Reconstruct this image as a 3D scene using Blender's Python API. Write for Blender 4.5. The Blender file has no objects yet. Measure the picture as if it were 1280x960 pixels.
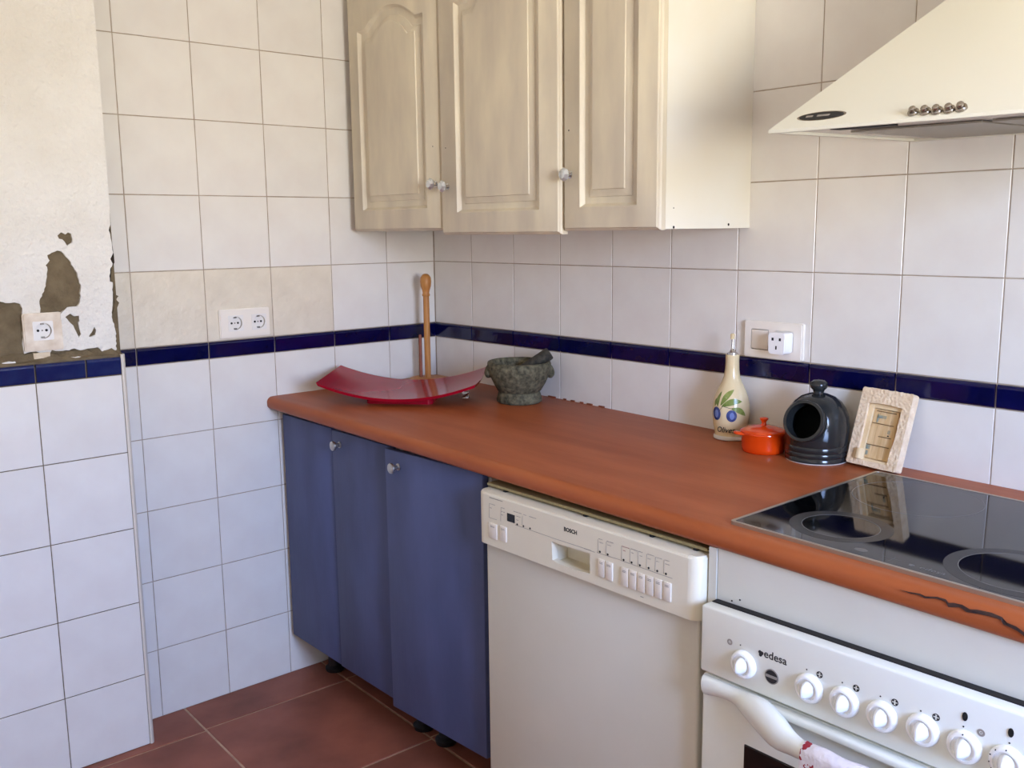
import bpy, bmesh, math, random
from mathutils import Matrix, Vector, Euler, noise
random.seed(7)
R = math.radians
scene = bpy.context.scene
col = scene.collection

# ------------------------------------------------------------------ camera
CAM = Vector((2.5635, -1.8817, 1.3559)); YAW, PITCH, ROLL, FPX = 2.42856, -0.1612, -0.01095, 1189.265
FW = Vector((math.cos(PITCH)*math.cos(YAW), math.cos(PITCH)*math.sin(YAW), math.sin(PITCH)))
r0 = Vector((math.sin(YAW), -math.cos(YAW), 0)); u0 = r0.cross(FW)
RT = math.cos(ROLL)*r0 + math.sin(ROLL)*u0
UP = -math.sin(ROLL)*r0 + math.cos(ROLL)*u0
cam = bpy.data.cameras.new('camera'); cam.sensor_width = 36; cam.lens = 36*FPX/1280
cam.clip_start = 0.02
camo = bpy.data.objects.new('camera', cam); col.objects.link(camo)
m = Matrix.Identity(4)
for i in range(3):
    m[i][0], m[i][1], m[i][2], m[i][3] = RT[i], UP[i], -FW[i], CAM[i]
camo.matrix_world = m
scene.camera = camo
def on(px, py, axis, val):
    """photo pixel -> point on the plane axis = val"""
    d = FW + RT*((px-640)/FPX) - UP*((py-480)/FPX)
    a = 'xyz'.index(axis)
    return CAM + d*((val-CAM[a])/d[a])

# ------------------------------------------------------------------ light
ROOM_X, ROOM_Y, ROOM_Z = 3.55, -2.75, 2.5
WIN = (-1.60, -0.78, 1.02, 1.96)          # y0, y1, z0, z1 of the window in the right wall
world = bpy.data.worlds.new('world'); scene.world = world; world.use_nodes = True
nt = world.node_tree; nt.nodes.clear()
wo = nt.nodes.new('ShaderNodeOutputWorld'); bg = nt.nodes.new('ShaderNodeBackground')
tc = nt.nodes.new('ShaderNodeTexCoord'); sx = nt.nodes.new('ShaderNodeSeparateXYZ')
mr = nt.nodes.new('ShaderNodeMapRange'); mr.inputs['From Min'].default_value = -1; mr.inputs['From Max'].default_value = 1
cr = nt.nodes.new('ShaderNodeValToRGB')
el = cr.color_ramp.elements
el[0].position = 0.0; el[0].color = (0.56, 0.52, 0.45, 1)        # sunlit ground and house fronts outside
el[1].position = 0.46; el[1].color = (0.80, 0.78, 0.71, 1)
e = el.new(0.515); e.color = (0.90, 0.93, 0.92, 1)               # hazy horizon
e = el.new(0.59); e.color = (0.51, 0.73, 1.30, 1)
e = el.new(1.0); e.color = (0.28, 0.46, 0.98, 1)                 # blue sky
nt.links.new(tc.outputs['Generated'], sx.inputs[0]); nt.links.new(sx.outputs['Z'], mr.inputs['Value'])
nt.links.new(mr.outputs[0], cr.inputs[0]); nt.links.new(cr.outputs[0], bg.inputs[0])
bg.inputs[1].default_value = 15.5
nt.links.new(bg.outputs[0], wo.inputs[0])
def portal(name, loc, rot, sx_, sy_):
    l = bpy.data.lights.new(name, 'AREA'); l.shape = 'RECTANGLE'; l.size = sx_; l.size_y = sy_
    l.cycles.is_portal = True
    o = bpy.data.objects.new(name, l); col.objects.link(o); o.location = loc; o.rotation_euler = rot
portal('window_portal', (ROOM_X+0.02, (WIN[0]+WIN[1])/2, (WIN[2]+WIN[3])/2), (0, R(90), 0), WIN[3]-WIN[2], WIN[1]-WIN[0])
vs = scene.view_settings
scene.display_settings.display_device = 'sRGB'
vs.view_transform = 'Standard'; vs.look = 'None'; vs.exposure = 1.41; vs.gamma = 1.0; vs.use_curve_mapping = False
try:
    scene.cycles.use_denoising = True; scene.cycles.max_bounces = 10; scene.cycles.diffuse_bounces = 6
except Exception: pass

# ------------------------------------------------------------------ materials
def lin(c):
    return tuple(((v/255)/12.92 if v/255 <= .04045 else ((v/255+.055)/1.055)**2.4) for v in c)
MATS = {}
def mat(name, c, rough=.5, metal=0, c2=None, nscale=8, nstretch=(1,1,1), namt=1.0, ndetail=4, bump=0, bscale=40, bstretch=(1,1,1),
        rnd=0, bdist=.004, coat=0, trans=0, ior=1.45, rough2=None, spec=None, emit=None):
    M = bpy.data.materials.new(name); M.use_nodes = True
    n = M.node_tree; b = n.nodes['Principled BSDF']; L = n.links.new
    b.inputs['Base Color'].default_value = (*lin(c), 1); b.inputs['Roughness'].default_value = rough
    b.inputs['Metallic'].default_value = metal; b.inputs['IOR'].default_value = ior
    b.inputs['Coat Weight'].default_value = coat; b.inputs['Transmission Weight'].default_value = trans
    if spec is not None: b.inputs['Specular IOR Level'].default_value = spec
    t = n.nodes.new('ShaderNodeTexCoord')
    def mapped(s):
        mp = n.nodes.new('ShaderNodeMapping'); mp.inputs['Scale'].default_value = s
        L(t.outputs['Object'], mp.inputs[0]); return mp.outputs[0]
    colout = None
    if c2 is not None:
        nz = n.nodes.new('ShaderNodeTexNoise'); nz.inputs['Scale'].default_value = nscale; nz.inputs['Detail'].default_value = ndetail
        L(mapped(nstretch), nz.inputs['Vector'])
        rp = n.nodes.new('ShaderNodeMapRange'); rp.inputs['From Min'].default_value = .32; rp.inputs['From Max'].default_value = .68
        rp.inputs['To Max'].default_value = namt
        L(nz.outputs['Fac'], rp.inputs['Value'])
        mx = n.nodes.new('ShaderNodeMix'); mx.data_type = 'RGBA'
        mx.inputs['A'].default_value = (*lin(c), 1); mx.inputs['B'].default_value = (*lin(c2), 1)
        L(rp.outputs[0], mx.inputs['Factor']); colout = mx.outputs['Result']
        if rough2 is not None:
            r2 = n.nodes.new('ShaderNodeMapRange'); r2.inputs['To Min'].default_value = rough; r2.inputs['To Max'].default_value = rough2
            L(rp.outputs[0], r2.inputs['Value']); L(r2.outputs[0], b.inputs['Roughness'])
    if rnd:
        oi = n.nodes.new('ShaderNodeObjectInfo'); h = n.nodes.new('ShaderNodeHueSaturation')
        v = n.nodes.new('ShaderNodeMapRange'); v.inputs['To Min'].default_value = 1-rnd; v.inputs['To Max'].default_value = 1+rnd
        L(oi.outputs['Random'], v.inputs['Value']); L(v.outputs[0], h.inputs['Value'])
        if colout: L(colout, h.inputs['Color'])
        else: h.inputs['Color'].default_value = (*lin(c), 1)
        colout = h.outputs['Color']
    if colout: L(colout, b.inputs['Base Color'])
    if bump:
        nb = n.nodes.new('ShaderNodeTexNoise'); nb.inputs['Scale'].default_value = bscale; nb.inputs['Detail'].default_value = 3
        L(mapped(bstretch), nb.inputs['Vector'])
        bp = n.nodes.new('ShaderNodeBump'); bp.inputs['Strength'].default_value = bump; bp.inputs['Distance'].default_value = bdist
        L(nb.outputs['Fac'], bp.inputs['Height']); L(bp.outputs['Normal'], b.inputs['Normal'])
    MATS[name] = M
    return M
mat('tile', (226,222,214), .28, c2=(220,214,206), nscale=9, bump=.3, bscale=14, rnd=.02)
mat('tile_relief', (222,212,193), .42, c2=(213,202,183), nscale=14, bump=.9, bscale=42, rnd=.03)
mat('border', (8,10,64), .10, c2=(6,7,50), nscale=20, bump=.15, bscale=30, rnd=.15)
mat('border_pale', (12,24,78), .18, c2=(24,38,86), nscale=30, bump=.2, bscale=40, rnd=.1)  # paler, mottled border blue used on the pier
mat('grout', (176,162,144), .9, c2=(150,134,116), nscale=30)
mat('mortar', (120,105,80), .95, c2=(98,84,62), nscale=26, bump=.8, bscale=120)
mat('plaster', (230,226,218), .9, c2=(220,214,203), nscale=6, bump=1.0, bscale=70, bdist=.006)
mat('dirty_cream', (228,216,198), .6, c2=(206,188,166), nscale=40)
mat('gap_shade_dirt', (26,20,15), .95, c2=(50,40,30), nscale=60)  # near-black colour: painted shadow of the plaster gap, plus dirt
mat('paint_white', (244,239,229), .85, bump=.15, bscale=50)
mat('filler', (190,165,130), .9, c2=(220,205,180), nscale=40, bump=.4, bscale=80)
mat('cream_trim', (214,204,188), .4, bump=.1)
mat('floor_tile', (150,87,66), .45, c2=(116,66,50), nscale=5, bump=.25, bscale=25, rnd=.10, rough2=.55)
mat('floor_grout', (196,164,138), .9, c2=(166,136,114), nscale=40)
mat('cab_paint', (220,208,182), .45, c2=(200,188,168), nscale=7, nstretch=(2.2,2.2,.6), bump=.12, bscale=30, bstretch=(1,1,.2))
mat('cab_white', (224,220,209), .5, c2=(222,214,196), nscale=4, bump=.05)
mat('chrome', (205,205,205), .18, 1)
mat('knob_steel', (190,186,180), .28, 1)
mat('crystal', (205,208,208), .06, .55, coat=.6)
mat('blue_door', (84,93,132), .55, c2=(72,80,114), nscale=9, nstretch=(1,1,.35), bump=.12, bscale=70, bstretch=(1,1,.2), spec=.35)
mat('carcass', (196,190,180), .6)
mat('black_plastic', (16,16,17), .5)
mat('laminate', (168,90,49), .42, spec=.35, c2=(150,74,36), nscale=6, nstretch=(.5,3,3), ndetail=8, bump=.06, bscale=40, bstretch=(.3,3,3), rough2=.42)
mat('chip', (34,20,15), .9, c2=(66,40,28), nscale=150)
mat('appliance', (210,205,190), .42, c2=(203,197,181), nscale=3)
mat('appliance_panel', (221,212,189), .38)
mat('button', (224,213,196), .35)
mat('print_dark', (38,36,36), .6)
mat('print_grey', (148,140,130), .6)
mat('print_red', (150,92,90), .6)
mat('display', (12,14,16), .1)
mat('enamel', (230,230,219), .25, c2=(224,223,210), nscale=4)
mat('knob_white', (240,240,236), .22, coat=.3)
mat('rubber', (24,20,18), .7)
mat('oven_glass', (20,14,12), .06)
mat('oven_grey', (150,148,148), .4)
mat('filler_panel', (211,207,193), .5, c2=(205,200,185), nscale=5)
mat('hood_enamel', (222,218,201), .3)
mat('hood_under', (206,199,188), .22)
mat('filter', (150,142,128), .4, .6, bump=.3, bscale=300)
mat('ceran', (9,9,10), .05)
mat('ring_dark', (30,29,29), .25)
mat('ring_light', (92,90,87), .3)
mat('alu', (186,178,164), .32, .9)
mat('red_glaze', (158,12,36), .12, c2=(146,10,30), nscale=10, ior=1.32)
mat('wood', (196,138,72), .45, c2=(168,108,52), nscale=14, nstretch=(6,6,.6), bump=.1, bscale=60)
mat('wood_red', (150,84,56), .5, c2=(124,66,44), nscale=14, nstretch=(6,6,.6))
mat('stone', (112,106,82), .85, c2=(56,53,38), nscale=90, bump=1.0, bscale=130, namt=1.0)
mat('pestle_stone', (72,66,54), .8, c2=(36,34,28), nscale=90, bump=.7, bscale=130)
mat('ceramic_cream', (224,206,164), .18, c2=(208,186,142), nscale=14, coat=.3)
mat('leaf', (96,116,44), .25, c2=(140,150,80), nscale=60)
mat('olive', (34,44,92), .2, c2=(70,86,140), nscale=60)
mat('olive_light', (112,130,182), .2)
mat('ink', (26,22,22), .4)
mat('orange', (226,74,12), .14, coat=.4, c2=(214,62,8), nscale=8)
mat('pig_glaze', (40,42,42), .14, coat=.1, c2=(34,36,36), nscale=8)
mat('pig_inside', (30,32,33), .3)
mat('biscuit', (206,200,190), .7)
mat('plaque_stone', (240,218,186), .9, c2=(224,196,160), nscale=45, bump=1.0, bscale=160)
mat('plaque_smooth', (232,210,168), .8, c2=(216,186,140), nscale=25, bump=.2, bscale=60)
mat('plaque_wood', (226,198,152), .7, c2=(206,170,118), nscale=20, nstretch=(5,5,.6))
mat('plaque_blue', (110,140,140), .8, c2=(196,170,120), nscale=60)
mat('plaque_line', (120,92,58), .8)
mat('socket', (234,226,214), .3)
mat('socket_inner', (228,224,218), .3)
mat('adapter', (240,238,236), .3)
mat('switch', (230,220,204), .35)
mat('hole', (14,12,12), .8)
mat('clip', (120,114,106), .35, .8)
mat('glass', (235,240,240), .02, trans=1, ior=1.5)
mat('towel', (228,220,220), .95, c2=(205,196,198), nscale=25, bump=.5, bscale=120)
mat('towel_red', (156,40,48), .95)
mat('steel', (168,160,150), .25, 1)
mat('foil', (150,134,92), .5, .1)

# ------------------------------------------------------------------ mesh helpers
def merge(bm, other, mtx=None):
    me = bpy.data.meshes.new('tmp'); other.to_mesh(me); other.free()
    if mtx is not None: me.transform(mtx)
    bm.from_mesh(me); bpy.data.meshes.remove(me)
    return bm
def new(): return bmesh.new()
def box(x0, x1, y0, y1, z0, z1, bev=0, seg=2):
    b = new(); bmesh.ops.create_cube(b, size=1)
    for v in b.verts:
        v.co = Vector((x0+(v.co.x+.5)*(x1-x0), y0+(v.co.y+.5)*(y1-y0), z0+(v.co.z+.5)*(z1-z0)))
    if bev: bmesh.ops.bevel(b, geom=b.edges[:], offset=bev, segments=seg, profile=.5, affect='EDGES')
    return b
def boxes(*args):
    b = new()
    for a in args: merge(b, box(*a))
    return b
def frame_to(axis):
    """matrix turning local z into axis"""
    a = Vector(axis).normalized()
    t = Vector((0,0,1)) if abs(a.z) < .9 else Vector((1,0,0))
    x = t.cross(a).normalized(); y = a.cross(x)
    M = Matrix.Identity(4)
    for i in range(3): M[i][0], M[i][1], M[i][2] = x[i], y[i], a[i]
    return M
def lathe(prof, n=40, c=(0,0,0), axis=(0,0,1)):
    """prof: list of (r, z); r == 0 closes"""
    b = new(); rings = []
    for r, z in prof:
        if r <= 1e-6: rings.append([b.verts.new((0,0,z))])
        else: rings.append([b.verts.new((r*math.cos(2*math.pi*k/n), r*math.sin(2*math.pi*k/n), z)) for k in range(n)])
    for a, q in zip(rings, rings[1:]):
        for k in range(n):
            k2 = (k+1) % n
            if len(a) == 1 and len(q) == 1: continue
            if len(a) == 1: b.faces.new((a[0], q[k2], q[k]))
            elif len(q) == 1: b.faces.new((a[k], a[k2], q[0]))
            else: b.faces.new((a[k], a[k2], q[k2], q[k]))
    bmesh.ops.recalc_face_normals(b, faces=b.faces[:])
    b.transform(Matrix.Translation(c) @ frame_to(axis))
    return b
def cyl(p, q, r, r2=None, n=24):
    p, q = Vector(p), Vector(q); L = (q-p).length
    r2 = r if r2 is None else r2
    return lathe([(0,0),(r,0),(r2,L),(0,L)], n, p, q-p)
def tube(pts, rads, n=14, flat=None):
    """swept tube; flat = list of (side, up) scale of section in the frame (side = horizontal)"""
    b = new(); rings = []; pts = [Vector(p) for p in pts]
    for i, p in enumerate(pts):
        t = (pts[min(i+1, len(pts)-1)]-pts[max(i-1, 0)]).normalized()
        ref = Vector((0,0,1)) if abs(t.z) < .95 else Vector((0,1,0))
        s = t.cross(ref).normalized(); u = s.cross(t)
        r = rads[i] if hasattr(rads, '__len__') else rads
        ra, rb = (r, r) if not hasattr(r, '__len__') else r
        rings.append([b.verts.new(p + s*ra*math.cos(2*math.pi*k/n) + u*rb*math.sin(2*math.pi*k/n)) for k in range(n)])
    for a, q in zip(rings, rings[1:]):
        for k in range(n): b.faces.new((a[k], a[(k+1)%n], q[(k+1)%n], q[k]))
    b.faces.new(rings[0][::-1]); b.faces.new(rings[-1])
    bmesh.ops.recalc_face_normals(b, faces=b.faces[:])
    return b
def plate(outer, holes=(), depth=.01, M=None):
    """flat polygon (u, v) with holes, extruded from w = 0 to w = depth; M maps (u, v, w) to space"""
    b = new(); es = []
    for loop in [outer]+list(holes):
        vsn = [b.verts.new((u, v, depth)) for u, v in loop]
        for i in range(len(vsn)): es.append(b.edges.new((vsn[i], vsn[(i+1) % len(vsn)])))
    bmesh.ops.triangle_fill(b, use_beauty=True, use_dissolve=False, edges=es, normal=(0,0,1))
    fs = b.faces[:]
    ex = bmesh.ops.extrude_face_region(b, geom=fs)
    for v in [g for g in ex['geom'] if isinstance(g, bmesh.types.BMVert)]: v.co.z = 0
    bmesh.ops.recalc_face_normals(b, faces=b.faces[:])
    if M is not None: b.transform(M)
    return b
def circ(cx, cy, r, n=28): return [(cx+r*math.cos(2*math.pi*k/n), cy+r*math.sin(2*math.pi*k/n)) for k in range(n)]
def rrect(x0, x1, y0, y1, r, n=5):
    out = []
    for cx, cy, a in ((x1-r,y1-r,0),(x0+r,y1-r,90),(x0+r,y0+r,180),(x1-r,y0+r,270)):
        for k in range(n+1):
            t = R(a+90*k/n); out.append((cx+r*math.cos(t), cy+r*math.sin(t)))
    return out
def plane_m(o, u, v, w):
    M = Matrix.Identity(4)
    for i in range(3): M[i][0], M[i][1], M[i][2], M[i][3] = u[i], v[i], w[i], o[i]
    return M
def wall_l(o): return plane_m(o, (0,1,0), (0,0,1), (1,0,0))     # on the left wall, facing +x
def wall_b(o): return plane_m(o, (1,0,0), (0,0,1), (0,-1,0))    # on the back wall, facing -y
def text_bm(s, size, bold=0, shear=0, depth=.0003):
    cu = bpy.data.curves.new('t', 'FONT'); cu.body = s; cu.size = size; cu.align_x = 'CENTER'; cu.align_y = 'CENTER'
    cu.offset = bold; cu.shear = shear; cu.resolution_u = 3
    ob = bpy.data.objects.new('t', cu); col.objects.link(ob)
    bpy.context.view_layer.update()
    me = bpy.data.meshes.new_from_object(ob.evaluated_get(bpy.context.evaluated_depsgraph_get()))
    bpy.data.objects.remove(ob); bpy.data.curves.remove(cu)
    b = new(); b.from_mesh(me); bpy.data.meshes.remove(me)
    ex = bmesh.ops.extrude_face_region(b, geom=b.faces[:])
    for v in [g for g in ex['geom'] if isinstance(g, bmesh.types.BMVert)]: v.co.z += depth
    bmesh.ops.recalc_face_normals(b, faces=b.faces[:])
    return b
XF = {}
def thing(name, label, cat, loc=(0,0,0), rot=(0,0,0), group=None):
    o = bpy.data.objects.new(name, None); col.objects.link(o)
    o.location = loc; o.rotation_euler = rot; o.empty_display_size = .05
    o['label'] = label; o['category'] = cat
    if group: o['group'] = group
    XF[o.name] = Matrix.Translation(loc) @ Euler(rot).to_matrix().to_4x4()
    return o
def root_m(o):
    M = XF.get(o.name, Matrix.Identity(4))
    return root_m(o.parent) @ M if o.parent else M
def obj(name, bm, material, parent=None, smooth=None, local=False):
    me = bpy.data.meshes.new(name)
    if parent is not None and not local: bm.transform(root_m(parent).inverted())
    bm.to_mesh(me); bm.free()
    me.materials.append(MATS[material])
    if smooth:
        me.polygons.foreach_set('use_smooth', [True]*len(me.polygons)); me.set_sharp_from_angle(angle=R(smooth))
    o = bpy.data.objects.new(name, me); col.objects.link(o)
    if parent is not None: o.parent = parent
    return o
def tag(o, label, cat, group=None):
    o['label'] = label; o['category'] = cat
    if group: o['group'] = group
    return o
def struct(o): o['kind'] = 'structure'; return o
def lab(o, s): o['label'] = s; return o

# ------------------------------------------------------------------ setting
P = .2015; G = .0022
ZB, ZT = 1.005, 1.0532                      # blue border, bottom and top
DL, DR = .1848, .1984                       # first joints from the corner
struct(obj('ceiling', box(-.15, ROOM_X+.15, ROOM_Y-.15, .15, ROOM_Z, ROOM_Z+.12), 'paint_white'))
floor = struct(obj('floor', box(-.15, ROOM_X+.15, ROOM_Y-.15, .15, -.10, -.0025), 'floor_grout'))
wall_left = struct(obj('wall_left', box(-.15, -.0009, -1.2, .15, -.0025, ROOM_Z), 'grout'))
wall_back = struct(obj('wall_back', box(-.0009, ROOM_X, .0009, .15, -.0025, ROOM_Z), 'grout'))
# right wall with the window, front wall with the doorway (both behind the camera)
y0, y1, z0, z1 = WIN
struct(obj('wall_right', boxes((ROOM_X, ROOM_X+.15, ROOM_Y, y0, -.0025, ROOM_Z), (ROOM_X, ROOM_X+.15, y1, .15, -.0025, ROOM_Z),
    (ROOM_X, ROOM_X+.15, y0, y1, -.0025, z0), (ROOM_X, ROOM_X+.15, y0, y1, z1, ROOM_Z)), 'paint_white'))
win = struct(obj('window_1', boxes((ROOM_X+.05, ROOM_X+.09, y0, y0+.04, z0, z1), (ROOM_X+.05, ROOM_X+.09, y1-.04, y1, z0, z1),
    (ROOM_X+.05, ROOM_X+.09, y0+.04, y1-.04, z0, z0+.04), (ROOM_X+.05, ROOM_X+.09, y0+.04, y1-.04, z1-.04, z1)), 'paint_white'))
struct(obj('wall_front', box(-.15, ROOM_X+.15, ROOM_Y-.15, ROOM_Y, -.0025, ROOM_Z), 'paint_white'))

def tile_mesh(w, h, t=.007, e=.0010):
    b = new()
    q = [[b.verts.new((sx*(w/2-k), sy*(h/2-k), z)) for sx, sy in ((-1,-1),(1,-1),(1,1),(-1,1))] for k, z in ((0,-t),(0,-e),(e,0))]
    for A, B in zip(q, q[1:]):
        for k in range(4): b.faces.new((A[k], A[(k+1)%4], B[(k+1)%4], B[k]))
    b.faces.new(q[2]); b.faces.new(q[0][::-1])
    return b
def border_mesh(w, h, t=.007):
    """moulded border: a proud rounded rail above a shallow cove"""
    prof = [(-h/2,-t),(-h/2,-.0004),(-h/2+.0015,.0016),(-h/2+.006,.0030),(h/2-.011,.0042),(h/2-.009,.0052),(h/2-.004,.0052),(h/2-.0012,.0030),(h/2,-.0004),(h/2,-t)]
    b = new(); e = .0012
    ends = [[b.verts.new((s*(w/2-(e if z > 0 else 0)), y, z)) for y, z in prof] for s in (-1,1)]
    n = len(prof)
    for k in range(n): b.faces.new((ends[0][k], ends[1][k], ends[1][(k+1)%n], ends[0][(k+1)%n]))
    b.faces.new(ends[0]); b.faces.new(ends[1][::-1])
    bmesh.ops.recalc_face_normals(b, faces=b.faces[:])
    return b
MESH = {}
def shared(kind, w, h, material):
    k = (kind, round(w,4), round(h,4), material)
    if k not in MESH:
        b = tile_mesh(w, h) if kind == 'tile' else border_mesh(w, h)
        me = bpy.data.meshes.new(kind); b.to_mesh(me); b.free(); me.materials.append(MATS[material])
        if kind != 'tile':
            me.polygons.foreach_set('use_smooth', [True]*len(me.polygons)); me.set_sharp_from_angle(angle=R(50))
        MESH[k] = me
    return MESH[k]
def put(kind, parent, M, w, h, material, jit=.0022):
    o = bpy.data.objects.new('tile' if kind == 'tile' else 'border_tile', shared(kind, w, h, material)); col.objects.link(o); o.parent = parent
    o.matrix_local = M @ Euler((random.uniform(-jit,jit), random.uniform(-jit,jit), random.uniform(-jit,jit)*.5)).to_matrix().to_4x4()
    return o
rows = []                                  # (z0, z1, kind)
rows.append((0.0, ZB-4*P, 'tile'))
for k in range(4): rows.append((ZB-(4-k)*P, ZB-(3-k)*P, 'tile'))
rows.append((ZB, ZT, 'border'))
k = 0
while ZT+k*P < ROOM_Z-.01:
    rows.append((ZT+k*P, min(ZT+(k+1)*P, ROOM_Z), 'tile')); k += 1
def tile_wall(parent, joints, frame, zmin, relief=None, border='border', rows=rows):
    for (za, zb, kind) in rows:
        if zb < zmin: continue
        for i, (ua, ub) in enumerate(zip(joints, joints[1:])):
            w, h = abs(ub-ua)-G, zb-za-G
            if w < .006: continue
            mt = border if kind == 'border' else ('tile_relief' if relief and relief(i, za) else 'tile')
            put(kind, parent, frame((ua+ub)/2, (za+zb)/2), w, h, mt)
jl = [0]+[-(DL+P*k) for k in range(6)]
tile_wall(wall_left, jl, lambda u, z: wall_l((0,u,z)), 0, relief=lambda i, z: i >= 2 and abs(z-ZT) < .01)
jb = [.002]+[DR+P*k for k in range(17)]+[ROOM_X]
tile_wall(wall_back, jb, lambda u, z: wall_b((u,0,z)), .86)
# floor tiles, laid a little askew
for i in range(-1, 9):
    for j in range(-1, 9):
        xa, ya = .155+.4515*(i-1), -.486-.4475*(j-1)
        x0, x1, y0, y1 = max(xa, -.01), min(xa+.4515, ROOM_X), max(ya-.4475, ROOM_Y), min(ya, 0.0)
        if x1-x0 < .03 or y1-y0 < .03: continue
        o = put('tile', floor, plane_m(((x0+x1)/2, (y0+y1)/2-.022*((x0+x1)/2-.3)*(1 if y1 < -.01 else 0), 0), (1,-.0222,0), (.0222,1,0), (0,0,1)), x1-x0-.007, y1-y0-.007, 'floor_tile', .0006)
        o.name = 'floor_tile'

# --- thicker part of the left wall: tiled dado, damaged plaster above
PY = -1.0625
pier = struct(obj('wall_pier', boxes((-.0015, .097, ROOM_Y, PY, -.0025, ROOM_Z), (.09, .1235, ROOM_Y, -1.071, -.0025, 1.045)), 'mortar'))
jp = [-1.0725-P*k for k in range(0, 12)]
jp[-1] = max(jp[-1], ROOM_Y)
prow = [r for r in rows if r[1] <= ZB+1e-6]
tile_wall(pier, jp, lambda u, z: wall_l((.125,u,z)), 0, rows=prow)
bj = [-1.0725, -1.158]+jp[1:]
tile_wall(pier, bj, lambda u, z: wall_l((.125,u,z)), 0, rows=[(ZB, 1.0515, 'border')], border='border_pale')
# edge bead of the dado
q = [(-1.0725,.117),(-1.0725,.1255),(-1.068,.127),(-1.063,.1245),(-1.0605,.119),(-1.060,.10),(-1.060,.0),(-1.0725,.0)]
b = new(); e = [[b.verts.new((x, y, z)) for y, x in q] for z in (0, 1.056)]
for k in range(len(q)): b.faces.new((e[0][k], e[1][k], e[1][(k+1)%len(q)], e[0][(k+1)%len(q)]))
b.faces.new(e[0]); b.faces.new(e[1]); bmesh.ops.recalc_face_normals(b, faces=b.faces[:])
struct(obj('trim_1', b, 'cream_trim', smooth=40))
# plaster coat with its missing patches, traced on the plane x = .105
PX = .097
def uv(pts, s=1, ox=0, oy=0):
    return [(lambda p: (p.y, p.z))(on(ox+s*x, oy+s*y, 'x', .105)) for x, y in pts]
def rag(loop, amp=.0012, step=.006):
    out = []
    for (a, c) in zip(loop, loop[1:]+loop[:1]):
        L = math.hypot(c[0]-a[0], c[1]-a[1])
        n = max(1, int(L/step)) if L < .12 else 1
        for k in range(n):
            t = k/n; j = amp if n > 1 else 0
            out.append((a[0]+(c[0]-a[0])*t+random.uniform(-j,j), a[1]+(c[1]-a[1])*t+random.uniform(-j,j)))
    return out
S4 = 170/1255; S3 = 170/1280
heart = rag(uv([(530,180),(565,150),(605,170),(630,150),(655,165),(670,215),(665,245),(620,275),(595,235),(575,215),(545,210)], S4, 0, 270), .0004)
tear = rag(uv([(435,365),(480,335),(530,318),(570,325),(610,375),(650,425),(690,495),(712,525),(715,560),(740,620),(752,665),(738,715),(748,740),(740,790),
    (715,835),(650,845),(590,870),(540,895),(370,895),(375,850),(362,785),(385,740),(420,650),(432,560),(435,470),(425,455),(455,410)], S4, 0, 270))
notch = rag(uv([(615,195),(660,165),(700,190),(745,185),(748,235),(735,250),(750,320),(765,360),(740,390),(715,330),(690,280),(650,240)], S3, 0, 370), .0006)
nick = rag(uv([(888,290),(905,320),(895,370),(850,385),(835,380),(865,340)], S3, 0, 370), .0004)
bottom = uv([(230,545),(270,535),(330,520),(400,545),(470,540),(490,510),(560,520),(650,510),(700,495),(760,515),(850,490),(920,480),(990,545),(1050,535),(1095,520)], S3, 0, 370)
right = uv([(1092,330),(1050,200),(1062,60)], S3, 0, 370)+uv([(1040,612),(1010,600),(1020,480),(1040,440),(1020,400),(1045,340),(1030,260),(1018,180),(1005,130),(1018,80)], S4, 0, 270)
left = uv([(0,55),(60,65),(130,62),(185,75),(210,120),(205,170),(215,300),(220,420),(215,480),(220,530)], S3, 0, 370)
ragged = rag(bottom+right)
ragged = [p for p in ragged]
out = ragged+[(PY-.002, 1.44), (PY-.002, ROOM_Z), (ROOM_Y, ROOM_Z), (ROOM_Y, 1.19), (-2.2, 1.17), (-1.8, 1.175), (-1.5, 1.165)]+rag(left)[:-1]
pl = obj('plaster', plate(out, [heart, tear, notch, nick], .009, wall_l((PX-.001, 0, 0))), 'plaster', pier)
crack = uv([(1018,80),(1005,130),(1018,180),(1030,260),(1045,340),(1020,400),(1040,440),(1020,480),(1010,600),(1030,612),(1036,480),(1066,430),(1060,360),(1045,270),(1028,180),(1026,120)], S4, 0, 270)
obj('crack', plate(crack, [], .0012, wall_l((PX-.0003, 0, 0))), 'gap_shade_dirt', pier)  # dark sliver standing in for the shadow and dirt of a deep gap
# mortar ledge over the dado, with crumbs of filler
b = new(); N = 60; ring = []
for i in range(N+1):
    y = -1.066+(ROOM_Y+1.066)*(i/N)**1.6
    j = lambda a: random.uniform(-a, a)
    ring.append([b.verts.new(v) for v in ((.122+j(.0015), y, 1.048), (.121+j(.002), y, 1.055+j(.002)), (.112+j(.003), y, 1.060+j(.003)), (.101+j(.002), y, 1.072+j(.005)), (.090, y, 1.078), (.090, y, 1.03), (.122, y, 1.03))])
for a, c in zip(ring, ring[1:]):
    for k in range(7): b.faces.new((a[k], a[(k+1)%7], c[(k+1)%7], c[k]))
b.faces.new(ring[0]); b.faces.new(ring[-1]); bmesh.ops.recalc_face_normals(b, faces=b.faces[:])
obj('mortar_ledge', b, 'mortar', pier)
p0, p1 = on(43, 452, 'x', .110), on(62, 440, 'x', .110)
obj('filler_patch', plate(rag([(p0.y, p0.z-.006), (p1.y, p0.z-.004), (p1.y+.001, p1.z), (p0.y, p1.z)], .0008), [], .014, wall_l((.096,0,0))), 'filler', pier)
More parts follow.
